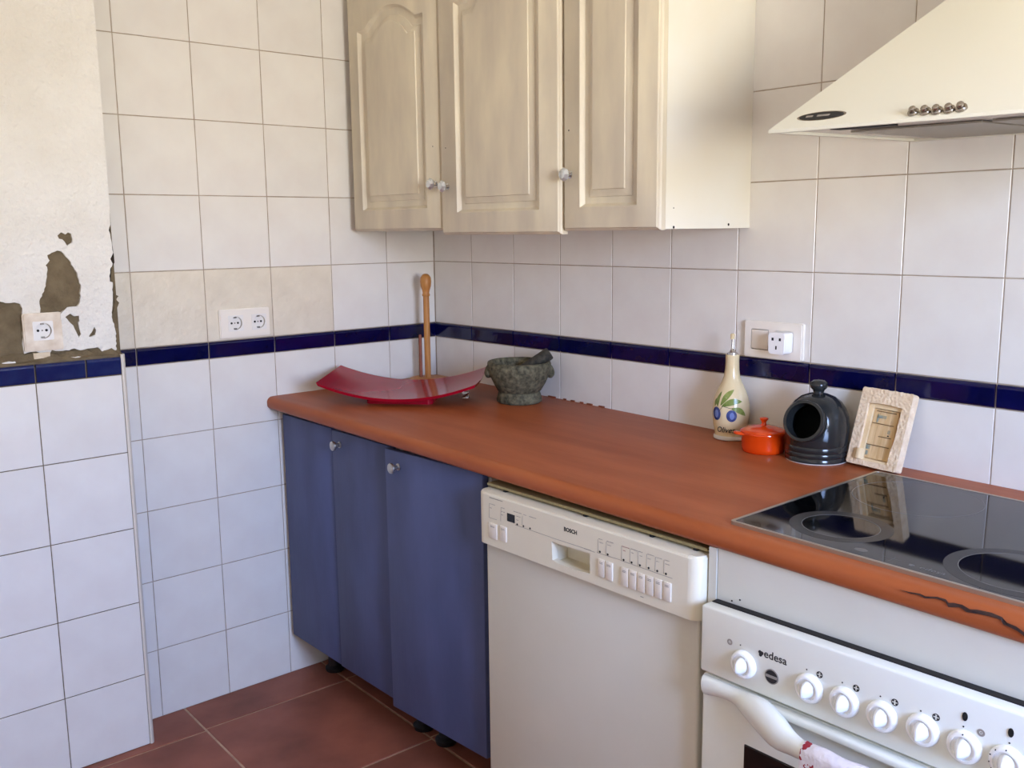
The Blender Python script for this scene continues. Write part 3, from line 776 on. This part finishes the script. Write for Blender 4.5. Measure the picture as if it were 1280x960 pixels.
def pinhole(px, py, parent, y=None, x=None, r=.0022):
    if y is not None: q = on(px, py, 'y', y); b_ = cyl((q.x, y+.002, q.z), (q.x, y-.0005, q.z), r, n=10)
    else: q = on(px, py, 'x', x); b_ = cyl((x-.002, q.y, q.z), (x+.0005, q.y, q.z), r, n=10)
    obj('screw_hole', b_, 'hole', parent)
pinhole(541, 183, d1, y=-.324, r=.0016); pinhole(557, 185, d2, y=-.330, r=.0016); pinhole(711, 163, d3, y=-.324, r=.0018)
pinhole(842, 284, cabB, x=1.236, r=.003); pinhole(910.6, 280.6, cabB, x=1.236, r=.003); pinhole(842, 260, cabB, x=1.236, r=.0014)

# ------------------------------------------------------------------ extractor hood
hx0, hx1, hy, hz = 1.613, 2.213, -.490, 1.5085
cx0, cx1, cy = 1.795, 2.031, -.235
def hzz(x): return hz-.0115*(x-hx0)
t = thing('extractor_hood', 'cream pyramid-shaped extractor hood with a row of buttons on the wall', 'extractor hood', (1.913, -.2, hz))
HT = 1.735
b = new()
def V(x, y, z): return b.verts.new((x, y, z))
bot = [V(hx0, hy, hzz(hx0)), V(hx1, hy, hzz(hx1)), V(hx1, -.001, hzz(hx1)+.011), V(hx0, -.001, hzz(hx0)+.011)]
lip_ = [V(hx0, hy, hzz(hx0)+.005), V(hx1, hy, hzz(hx1)+.005), V(hx1, -.001, hzz(hx1)+.018), V(hx0, -.001, hzz(hx0)+.018)]
top = [V(cx0, cy, HT), V(cx1, cy, HT), V(cx1, -.001, HT), V(cx0, -.001, HT)]
inn = [V(hx0+.012, hy+.012, hzz(hx0)+.0002), V(hx1-.012, hy+.012, hzz(hx1)+.0002), V(hx1-.012, -.012, hzz(hx1)+.011), V(hx0+.012, -.012, hzz(hx0)+.011)]
inn2 = [b.verts.new(v.co+Vector((0,0,.006))) for v in inn]
for A, B in ((lip_, top), (bot, lip_), (inn, bot), (inn2, inn)):
    for k in range(4): b.faces.new((A[k], A[(k+1)%4], B[(k+1)%4], B[k]))
b.faces.new(top); b.faces.new(inn2)
bmesh.ops.recalc_face_normals(b, faces=b.faces[:])
obj('canopy', b, 'hood_enamel', t)
obj('chimney', box(cx0+.004, cx1-.004, cy+.004, -.001, HT-.002, ROOM_Z, .002), 'hood_enamel', t)
b = new()
uz = lambda x, y: hzz(x)+.0048+.011*(y-hy)/(-hy)
def underp(x0, x1, y0, y1, d, th=.003):
    e = box(x0, x1, y0, y1, 0, th)
    for v in e.verts: v.co.z += uz(v.co.x, v.co.y)-d
    return e
obj('underside', underp(hx0+.013, hx1-.013, hy+.013, -.013, 0), 'hood_under', t)
obj('filter', underp(hx0+.075, 1.905, hy+.13, -.03, .004), 'filter', t)
obj('filter', underp(1.920, hx1-.075, hy+.13, -.03, .004), 'filter', t)
q0, q1 = on(1050, 164, 'z', hz), on(1121, 159, 'z', hz)
obj('lamp_slot', underp(1.700, 1.800, hy+.045, hy+.075, .0032), 'hole', t)
obj('lamp_slot', underp(2.03, 2.13, hy+.045, hy+.075, .0032), 'hole', t)
# buttons and badge lie on the sloping front
sl = Vector((0, cy-hy, HT-hzz(1.9)-.005)); su = sl.normalized(); sn = Vector((0, -su.z, su.y))
def front_pt(px, py):
    n_ = sn; o_ = Vector((hx0, hy, hzz(1.9)+.005)); d = FW+RT*((px-640)/FPX)-UP*((py-480)/FPX)
    return CAM+d*((o_-CAM).dot(n_)/d.dot(n_))
for px, py in ((1142,140),(1157,139),(1171.5,138),(1187,136.5),(1202,134.5)):
    p = front_pt(px, py+1.5)
    k = obj('button', lathe([(.0085,-.004),(.0085,.003),(.0075,.0045),(.0068,.0045),(.0062,.004),(0,.004)], 20, p, sn), 'steel', t, smooth=30)
    obj('button_cap', lathe([(.0052,.003),(.0052,.009),(.004,.0105),(0,.011)], 16, p, sn), 'steel', k, smooth=30)
p = front_pt(1027, 146); M_ = plane_m(p, (1,0,-.0115), su, sn)
bd = obj('badge', plate([(.044*math.cos(R(a)), .0115*math.sin(R(a))) for a in range(0,360,10)], [], .002, M_), 'steel', t)
obj('badge_face', plate([(.040*math.cos(R(a)), .0090*math.sin(R(a))) for a in range(0,360,10)], [], .0026, M_), 'print_dark', bd)
b = new()
for k, (x, w) in enumerate(((-.021,.012),(.004,.022))): merge(b, box(x-w/2, x+w/2, -.0022, .0022, 0, .0031))
b.transform(M_); obj('badge_print', b, 'print_grey', bd)

# ------------------------------------------------------------------ hob
hb = thing('ceramic_hob', 'black glass ceramic hob with thin metal frame set in the worktop', 'hob', (1.914, -.337, ct(1.914)), (0, TILT, 0))
W2, D2 = .290, .246
obj('frame', plate(rrect(-W2, W2, -D2, D2, .006, 3), [rrect(-W2+.006, W2-.006, -D2+.006, D2-.006, .004, 3)], .0065, Matrix.Translation((0,0,0))), 'alu', hb, local=True)
gl = obj('glass', box(-W2+.0055, W2-.0055, -D2+.0055, D2-.0055, 0, .0058), 'ceran', hb, local=True)
def ringp(cx, cy, r1, r2, m_, name='zone_ring', z=.0058):
    obj(name, plate(circ(cx, cy, r2, 64), [circ(cx, cy, r1, 64)], .0002, Matrix.Translation((0,0,z))), m_, gl, local=True)
for cx, cy, r, kind in ((-.143, .120, .113, 'thin'), (-.150, -.131, .083, 'band'), (.135, -.130, .103, 'band'), (.150, .125, .083, 'band')):
    if kind == 'thin': ringp(cx, cy, r-.0012, r, 'ring_light')
    else:
        ringp(cx, cy, r-.020, r, 'ring_dark'); ringp(cx, cy, r-.0212, r-.020, 'ring_light')
b = text_bm('edesa', .017); b.transform(Matrix.Translation((.048, -.219, .0058))); obj('brand_lettering', b, 'ring_light', gl, local=True)
b = new()
for a in (20, 140, 260): merge(b, plate([(.016+.002*math.cos(R(a))+.0028*math.cos(R(a+q)), -.219+.0024*math.sin(R(a))+.0026*math.sin(R(a+q))) for q in range(0,360,24)], [], .0002, Matrix.Translation((0,0,.0058+a*1e-7))))
obj('brand_emblem', b, 'ring_light', gl, local=True)
b = plate([(-.067+.011*math.cos(R(a)), -.214+.008*math.sin(R(a))) for a in range(0,360,12)], [], .0002, Matrix.Translation((0,0,.0058)))
obj('hot_indicator', b, 'ring_light', gl, local=True)
b = new()
merge(b, box(-.032, -.002, -.2145, -.2138, .0058, .006)); merge(b, box(-.0155, -.0148, -.228, -.206, .0058, .006)); obj('cross_mark', b, 'ring_light', gl, local=True)

# ------------------------------------------------------------------ things on the worktop
def on_top(x, y): return (x, y, ct(x))
# red platter
t = thing('red_platter', 'glossy red curved rectangular platter on the worktop corner', 'platter', (.296, -.333, ct(.296)+.0013), tuple((Matrix.Rotation(TILT, 3, 'Y') @ Matrix.Rotation(R(43.8), 3, 'Z')).to_euler()))
L2, W2p, ZC, HUP = .2285, .136, .027, .043
b = new(); NU, NV = 36, 14
def plat(u, v):                           # u, v in -1..1
    x = L2*u*(1-.02*v*v); y = W2p*v*(1-.04*u*u)
    return Vector((x, y, ZC+HUP*(abs(u)**2.0)-.003*(1-v*v)+.005*v))
top_ = [[b.verts.new(plat(-1+2*i/NU, -1+2*j/NV)) for j in range(NV+1)] for i in range(NU+1)]
bot_ = []
for i in range(NU+1):
    rw = []
    for j in range(NV+1):
        u, v = -1+2*i/NU, -1+2*j/NV
        p = plat(u*.985, v*.975); rw.append(b.verts.new(p-Vector((-.012*u*abs(u)*0, 0, .0085))))
    bot_.append(rw)
for i in range(NU):
    for j in range(NV):
        b.faces.new((top_[i][j], top_[i+1][j], top_[i+1][j+1], top_[i][j+1])); b.faces.new((bot_[i][j], bot_[i][j+1], bot_[i+1][j+1], bot_[i+1][j]))
for i in range(NU):
    b.faces.new((top_[i][0], bot_[i][0], bot_[i+1][0], top_[i+1][0])); b.faces.new((top_[i][NV], top_[i+1][NV], bot_[i+1][NV], bot_[i][NV]))
for j in range(NV):
    b.faces.new((top_[0][j], top_[0][j+1], bot_[0][j+1], bot_[0][j])); b.faces.new((top_[NU][j], bot_[NU][j], bot_[NU][j+1], top_[NU][j+1]))
bmesh.ops.recalc_face_normals(b, faces=b.faces[:])
obj('dish', b, 'red_glaze', t, smooth=55, local=True)
obj('foot', plate(rrect(-.095, .095, -.086, .086, .016), [rrect(-.086, .086, -.077, .077, .012)], .0225, Matrix.Translation((0,0,-.0015))), 'red_glaze', t, smooth=40, local=True)
# small glass piece behind its right end
q = on(578, 498, 'z', ct(.42))
t = tag(obj('glass_stopper', lathe([(0,0),(.011,0),(.012,.003),(.008,.006),(.006,.010),(.010,.013),(.012,.018),(.009,.024),(0,.026)], 20, (q.x, q.y+.012, ct(q.x))), 'glass', smooth=50),
    'small clear glass stopper standing on the worktop between red platter and stone mortar', 'stopper')
# paper towel holder
bx, by_ = .088, -.098
t = thing('paper_towel_holder', 'empty upright wooden paper towel holder with round knob in the corner', 'paper towel holder', on_top(bx, by_))
z = ct(bx)
obj('base', lathe([(0,0),(.060,0),(.062,.003),(.062,.008),(.058,.011),(.050,.012),(0,.012)], 40, (bx, by_, z)), 'wood', t, smooth=40)
rod = (bx-.002, by_+.0005)
obj('rod', lathe([(0,.011),(.0098,.011),(.0098,.275),(0,.275)], 20, (rod[0], rod[1], z)), 'wood', t, smooth=40)
obj('knob', lathe([(0,.272),(.0105,.272),(.0125,.275),(.0125,.279),(.0105,.282),(.0115,.290),(.0165,.305),(.0180,.320),(.0165,.332),(.0115,.340),(.006,.3435),(0,.344)], 24, (rod[0], rod[1], z)), 'wood', t, smooth=50)
q = on(525.6, 440, 'y', by_-.012)
obj('thin_rod', lathe([(0,.010),(.0052,.010),(.0052,.145),(.004,.149),(0,.15)], 14, (q.x, q.y, z)), 'wood_red', t, smooth=40)
# mortar and pestle
mx_, my_ = .5534, -.116
t = thing('stone_mortar', 'rough grey-green stone mortar with lugs on the worktop', 'mortar', on_top(mx_, my_), (0, TILT, 0))
b = lathe([(0,0),(.060,0),(.064,.003),(.0640,.010),(.0605,.027),(.0575,.031),(.0620,.034),(.074,.055),(.083,.074),(.0880,.088),(.0900,.096),(.0905,.112),(.0885,.1165),(.082,.1175),(.077,.114),(.073,.100),(.062,.076),(.045,.058),(.025,.050),(0,.047)], 56)
for v in b.verts:
    d = noise.noise(v.co*55)*.0014+noise.noise(v.co*20)*.0012
    v.co += Vector((v.co.x, v.co.y, 0)).normalized()*d if v.co.xy.length > .01 else Vector()
obj('bowl', b, 'stone', t, smooth=70, local=True)
va = math.atan2(my_-CAM.y, mx_-CAM.x)     # direction of view
for a in (90, -90):
    w = va+R(a); e = new(); bmesh.ops.create_icosphere(e, subdivisions=3, radius=1)
    for v in e.verts: v.co = Vector((v.co.x*.014, v.co.y*.022, v.co.z*.020-.004*v.co.x)) 
    for v in e.verts: v.co += v.co.normalized()*noise.noise(v.co*70)*.0014
    e.transform(Matrix.Rotation(w, 4, 'Z') @ Matrix.Translation((.0855, 0, .089)))
    obj('lug', e, 'stone', t, smooth=70, local=True)
p_out = Vector(on(684, 438, 'y', my_+.045)); 
rtv = Vector((math.sin(va), -math.cos(va), 0)); 
c0 = Vector((mx_, my_, ct(mx_)))
p_in = c0+rtv*(-.030)+Vector((0,0,.0605)); p_out = c0+rtv*.088+Vector((0,0,.1392))
ax = (p_out-p_in).normalized(); Lp = (p_out-p_in).length
b = lathe([(0,0),(.012,.001),(.018,.006),(.0195,.02),(.0185,.06),(.0185,Lp-.012),(.0185,Lp-.004),(.0165,Lp),(0,Lp+.001)], 24, p_in, ax)
pe = tag(obj('pestle', b, 'pestle_stone', None, smooth=50), 'dark stone pestle leaning out of the stone mortar', 'pestle')
# oil bottle
bx, by_ = 1.232, -.047
t = thing('oil_bottle', 'cream ceramic oil bottle with painted olives and metal pourer', 'bottle', on_top(bx, by_))
z = ct(bx)
bprof = [(0,0),(.036,0),(.0385,.002),(.0390,.007),(.0365,.011),(.0375,.018),(.0405,.035),(.0432,.055),(.0438,.068),(.0425,.085),(.0385,.102),(.0320,.118),(.0240,.134),(.0190,.148),(.0166,.165),(.0158,.185),(.0162,.198),(.0160,.200),(.012,.2005),(0,.2005)]
bo = obj('body', lathe(bprof, 48, (bx, by_, z)), 'ceramic_cream', t, smooth=60)
obj('foot_band', lathe([(.0366,.0002),(.0394,.002),(.0396,.007),(.0372,.0105)], 48, (bx, by_, z)), 'biscuit', bo, smooth=40)
obj('pourer', lathe([(0,.199),(.0125,.199),(.0130,.201),(.0125,.204),(.008,.206),(.0045,.212),(.0036,.216),(.0030,.240),(0,.240)], 20, (bx, by_, z)), 'chrome', t, smooth=40)
obj('pourer_tip', lathe([(0,.235),(.0050,.236),(.0052,.247),(.0035,.249),(0,.249)], 14, (bx-.001, by_, z)), 'ceramic_cream', t, smooth=40)
def brad(zz_):
    for (r_a, z_a), (r_b, z_b) in zip(bprof[2:], bprof[3:]):
        if z_a <= zz_ <= z_b: return r_a+(r_b-r_a)*(zz_-z_a)/(z_b-z_a)
    return .016
fa_ = math.atan2(CAM.y-by_, CAM.x-bx)
def wrap(b_, u0, v0, lift=.0003):
    """flat print (u right, v up) wrapped on the bottle, seen from the front"""
    for v in b_.verts:
        zz_ = v0+v.co.y; r_ = brad(zz_)+lift+v.co.z; a = fa_+(u0+v.co.x)/.043
        v.co = Vector((bx+r_*math.cos(a), by_+r_*math.sin(a), z+zz_))
    return b_
def leaf(cx, cy, L, w, ang, n=10):
    b_ = new(); A = []; B = []
    for k in range(n+1):
        s = k/n; x = L*(s-.0); h_ = w*math.sin(math.pi*s)**.8+.0003; bend = .10*L*math.sin(math.pi*s)
        A.append(b_.verts.new((x, bend+h_, 0))); B.append(b_.verts.new((x, bend-h_, 0)))
    for k in range(n): b_.faces.new((A[k], B[k], B[k+1], A[k+1]))
    b_.transform(Matrix.Translation((cx, cy, 0)) @ Matrix.Rotation(R(ang), 4, 'Z'))
    bmesh.ops.subdivide_edges(b_, edges=b_.edges[:], cuts=1)
    return b_
for cx, cy, L, w, a in ((-.026,.084,.050,.0068,48),(-.023,.082,.052,.0070,14),(.000,.079,.040,.0062,-27),(-.044,.080,.024,.005,70),(-.034,.080,.036,.005,85)):
    obj('painted_leaf', wrap(leaf(cx, cy, L, w, a), 0, 0, .0004+.002*abs(cx)*.1), 'leaf', bo)
for cx, cy, ra, rb in ((.0015,.061,.0120,.0140),(-.037,.064,.0130,.0160)):
    e = new(); bmesh.ops.create_circle(e, cap_ends=True, cap_tris=True, segments=24, radius=1); bmesh.ops.subdivide_edges(e, edges=e.edges[:], cuts=2)
    for v in e.verts: v.co = Vector((v.co.x*ra, v.co.y*rb, 0))
    o_ = obj('painted_olive', wrap(e, cx, cy, .0006), 'olive', bo)
    e = new(); bmesh.ops.create_circle(e, cap_ends=True, cap_tris=True, segments=16, radius=1); bmesh.ops.subdivide_edges(e, edges=e.edges[:], cuts=1)
    for v in e.verts: v.co = Vector((v.co.x*ra*.45+.001, v.co.y*rb*.6, 0))
    obj('olive_sheen', wrap(e, cx, cy, .0008), 'olive_light', o_)
for u_, v_, L, a in ((-.020,.083,.024,-12),(-.020,.083,.020,-125)):
    e = box(0, L, -.0005, .0005, 0, .0004); bmesh.ops.subdivide_edges(e, edges=[x for x in e.edges if x.calc_length() > .01], cuts=5)
    e.transform(Matrix.Translation((u_, v_, 0)) @ Matrix.Rotation(R(a), 4, 'Z')); obj('painted_twig', wrap(e, 0, 0, .0003), 'ink', bo)
b = text_bm('Olives', .0190, bold=.00015, shear=.35); bmesh.ops.subdivide_edges(b, edges=[e for e in b.edges if e.calc_length() > .003], cuts=1)
obj('painted_word', wrap(b, -.015, .026, .0006), 'ink', bo)
# orange casserole
bx, by_ = 1.358, -.098
t = thing('mini_casserole', 'small round orange lidded casserole dish between bottle and salt pig', 'casserole', on_top(bx, by_))
z = ct(bx)
obj('pot', lathe([(0,0),(.043,0),(.0465,.003),(.0480,.012),(.0485,.040),(.0505,.043),(.050,.0455),(.046,.0455),(.0445,.042),(.0445,.006),(0,.006)], 48, (bx, by_, z)), 'orange', t, smooth=40)
ld = obj('lid', lathe([(0,.045),(.0500,.045),(.0515,.0465),(.0505,.0485),(.044,.0515),(.030,.0560),(.012,.0590),(0,.0600)], 48, (bx, by_, z)), 'orange', t, smooth=40)
obj('lid_knob', lathe([(0,.058),(.0065,.059),(.0050,.064),(.0060,.068),(.0095,.072),(.0098,.0745),(.007,.0765),(0,.077)], 24, (bx, by_, z)), 'orange', ld, smooth=50)
for s in (-1, 1):
    w = Vector((.66, .75, 0)).normalized()
    c_ = Vector((bx, by_, z+.040)); 
    b = tube([c_+w*s*.044, c_+w*s*.056+Vector((0,0,.002)), c_+w*s*.0645+Vector((0,0,.003)), c_+w*s*.067+Vector((0,0,.003))], [(.016,.0045),(.014,.0042),(.010,.0036),(.004,.002)], 16)
    obj('handle', b, 'orange', t, smooth=60)
# salt pig
bx, by_ = 1.4745, -.072
t = thing('salt_pig', 'dark grey glazed salt pig with round open mouth and knob', 'salt pig', on_top(bx, by_), (0,0,0))
z = ct(bx)
prof_ = [(0,0),(.062,0),(.0655,.003),(.0655,.010),(.0640,.012),(.0655,.014),(.0660,.020),(.0645,.023),(.0660,.026),(.0665,.033),(.0650,.036),(.0665,.039),(.0670,.060),(.0668,.080),(.0645,.097),(.0585,.113),(.0485,.127),(.035,.1375),(.018,.1435),(0,.145)]
ax = Vector((.13, -.93, .30)).normalized()
c_ = Vector((bx, by_, z+.072))
bodyb = lathe(prof_, 56, (bx, by_, z))
tub = lathe([(0,.0),(.0425,.0),(.0430,.056),(.0450,.068),(.0455,.073),(.0435,.076),(.0,.076)], 48, c_, ax)
cut = lathe([(0,-.012),(.030,-.012),(.0365,.0),(.0380,.09),(0,.09)], 40, c_, ax)
def tmpobj(b_): 
    me = bpy.data.meshes.new('tmp'); b_.to_mesh(me); b_.free(); o_ = bpy.data.objects.new('tmp', me); col.objects.link(o_); return o_
oa, ob_, oc = tmpobj(bodyb), tmpobj(tub), tmpobj(cut)
m1 = oa.modifiers.new('u', 'BOOLEAN'); m1.operation = 'UNION'; m1.object = ob_; m1.solver = 'EXACT'
m2 = oa.modifiers.new('d', 'BOOLEAN'); m2.operation = 'DIFFERENCE'; m2.object = oc; m2.solver = 'EXACT'
od = tmpobj(lathe([(0,.008),(.052,.010),(.056,.03),(.057,.075),(.052,.100),(.036,.122),(0,.132)], 40, (bx, by_, z)))
m3 = oa.modifiers.new('c', 'BOOLEAN'); m3.operation = 'DIFFERENCE'; m3.object = od; m3.solver = 'EXACT'
bpy.context.view_layer.update()
me = bpy.data.meshes.new_from_object(oa.evaluated_get(bpy.context.evaluated_depsgraph_get()))
b = new(); b.from_mesh(me)
for o_ in (oa, ob_, oc, od): bpy.data.objects.remove(o_)
bmesh.ops.recalc_face_normals(b, faces=b.faces[:])
obj('body', b, 'pig_glaze', t, smooth=42)
obj('foot_ring', lathe([(.058,-.0002),(.0640,.0),(.0648,.002),(.060,.003)], 48, (bx, by_, z)), 'biscuit', t)
obj('knob', lathe([(0,.140),(.0125,.141),(.0110,.147),(.0125,.151),(.0175,.156),(.0195,.162),(.0180,.168),(.0110,.1725),(0,.1735)], 28, (bx, by_, z)), 'pig_glaze', t, smooth=60)
# plaque
t = thing('door_plaque', 'small cream stone plaque with a miniature wooden door leaning on the tiles', 'plaque',
          (1.602, -.0790, ct(1.602)+.0070), (R(-17.0), R(1.4), R(-3.5)))
plq = t
PW, PH, PT = .1135, .163, .023
o_ = rrect(-PW/2, PW/2, 0, PH, .005, 3)
hole_ = [(-.037,.011),(.034,.011),(.035,.04),(.039,.07),(.038,.10),(.039,.131),(.0,.133),(-.038,.131),(-.036,.06)]
Mp = plane_m((0, PT, 0), (1,0,0), (0,0,1), (0,-1,0))
b = plate(rag(o_, .0006, .004), [rag(hole_, .0005, .006)], PT, Mp)
obj('surround', b, 'plaque_stone', t, local=True)
obj('back', box(-.042, .043, PT-.006, PT-.0005, .006, .136), 'plaque_smooth', t, local=True)
for k in range(4):
    w = .0136; xa = -.026+.0139*k
    obj('plank', box(xa, xa+w, PT-.0115, PT-.005, .018, .122, .0008), 'plaque_wood', t, local=True)
for zz_, xa, xb in ((.118,-.020,.024),(.092,-.024,.024),(.066,-.004,.024),(.046,-.026,.024)): obj('door_rail', box(xa, xb, PT-.0128, PT-.011, zz_-.0009, zz_+.0009), 'plaque_line', t, local=True)
for xa, xb, za, zb in ((-.016,.004,.104,.110),(-.025,-.017,.036,.046),(-.024,-.019,.024,.033),(.014,.019,.074,.082),(-.016,-.013,.094,.112)): obj('faded_paint', box(xa, xb, PT-.0126, PT-.0105, za, zb), 'plaque_blue', t, local=True)
obj('jamb', box(-.0375, -.0265, .007, PT-.004, .014, .131, .001), 'plaque_smooth', t, local=True)
obj('lintel', box(-.0375, .039, .008, PT-.004, .123, .133, .001), 'plaque_smooth', t, local=True)
obj('sill', box(-.0375, .037, .003, PT-.004, .008, .016, .001), 'plaque_smooth', t, local=True)
obj('pot', lathe([(0,0),(.0085,0),(.0095,.004),(.0095,.021),(.0085,.022),(0,.020)], 20, (-.030, .001, .012)), 'plaque_smooth', t, smooth=40, local=True)
obj('door_stud', cyl((.017, PT-.011, .070), (.017, PT-.014, .070), .0015, n=10), 'print_dark', t, local=True)

pv = [root_m(plq) @ v.co for c_ in plq.children for v in c_.data.vertices]
plq.location.z -= min(p.z-ct(p.x) for p in pv)+.0004            # lowest edge on the worktop
plq.location.y -= max(p.y+(.0052 if p.z > 1.0 else 0) for p in pv)-.0004   # upper edge against the border tiles

# ------------------------------------------------------------------ sockets
def schuko(t, M, cx, cy, s=.0455, th=.009):
    i = obj('socket_insert', plate(rrect(cx-s/2, cx+s/2, cy-s/2, cy+s/2, .002, 2), [circ(cx, cy, .0188, 32)], .0012, M @ Matrix.Translation((0,0,th))), 'socket_inner', t)
    obj('cup', plate(circ(cx, cy, .0196, 32), [], .0012, M), 'socket_inner', i)
    for s_ in (-1, 1):
        obj('pin_hole', plate(circ(cx+s_*.0095, cy, .0031, 12), [], .0018, M), 'hole', i)
        e_ = box(cx-.0035, cx+.0035, cy+s_*.0165-.0022, cy+s_*.0165+.0022, .001, .0075); e_.transform(M); obj('earth_clip', e_, 'clip', i)
    e_ = plate(circ(cx, cy, .0020, 10), [], .0017, M); obj('centre_screw', e_, 'clip', i)
def frame_plate(t, M, x0, x1, y0, y1, holes, th=.009, r=.004, m_='socket'):
    b_ = plate(rrect(x0, x1, y0, y1, r, 3), holes, th-.003, M)
    merge(b_, plate(rrect(x0+.003, x1-.003, y0+.003, y1-.003, r*.7, 3), holes, th, M))
    return obj('cover_plate', b_, m_, t)
# double socket, left wall
M = wall_l((0, -.6795, 1.1005))
t = thing('double_socket', 'cream double power socket on the tiled wall above the navy border', 'socket', (0,-.6795,1.1005))
frame_plate(t, M, -.0765, .0765, -.0405, .0405, [circ(-.0285, 0, .0188, 32), circ(.0425, 0, .0188, 32)])
schuko(t, M, -.0285, 0); schuko(t, M, .0425, 0)
# single socket on the damaged plaster
M = wall_l((.1045, -1.2445, 1.1255))
t = thing('single_socket', 'paint-smeared single power socket in the broken plaster', 'socket', (.105,-1.2445,1.1255))
frame_plate(t, M, -.0435, .0435, -.0455, .0455, [circ(0, .003, .0188, 32)], th=.010, m_='dirty_cream')
schuko(t, M, 0, .003, th=.010)
fl = [on(px, py, 'x', .112) for px, py in ((75,393),(84,384),(93,383),(97,387),(88,391),(82,396),(76,400))]
obj('paint_flap', plate(rag([(p.y, p.z) for p in fl], .0004), [], .004, wall_l((.109,0,0))), 'plaster', t)
# switch and socket, back wall, with the plugged adapter
M = wall_b((1.3135, 0, 1.0975))
t = thing('switch_and_socket', 'cream double plate with a light switch and a socket above the oil bottle', 'socket', (1.3135,0,1.0975))
frame_plate(t, M, -.078, .078, -.0425, .0425, [rrect(-.058, -.010, -.024, .024, .002, 2), rrect(.008, .056, -.024, .024, .002, 2)], th=.010)
obj('rocker', (lambda b_: (b_.transform(M), b_)[1])(box(-.0565, -.0115, -.0225, .0225, 0, .0105, .0015)), 'switch', t, smooth=40)
obj('socket_insert', (lambda b_: (b_.transform(M), b_)[1])(box(.009, .055, -.0235, .0235, 0, .008, .0008)), 'socket_inner', t)
t = thing('plug_adapter', 'chunky white plug adapter pushed into the socket above the oil bottle', 'adapter', (1.345,-.01,1.095))
ol = rrect(-.0225, .0225, -.0255, .0235, .007, 5)
ol = [(x*(1-.12*(1 if y < -.01 else 0)*(abs(y)-.01)/.015), y) for x, y in ol]
Ma = M @ Matrix.Translation((.0305, -.0015, .0075))
b = plate(ol, [], .030, Ma); merge(b, plate([(x*.95, y*.95) for x, y in ol], [], .0325, Ma))
bo = obj('casing', b, 'adapter', t, smooth=50)
for x, y, w, hh in ((-.0095,.009,.0026,.0032),(.0095,.009,.0026,.0032),(0,-.010,.0017,.0040)): obj('pin_hole', plate([(x-w,y-hh),(x+w,y-hh),(x+w,y+hh),(x-w,y+hh)], [], .0328, Ma), 'hole', bo)
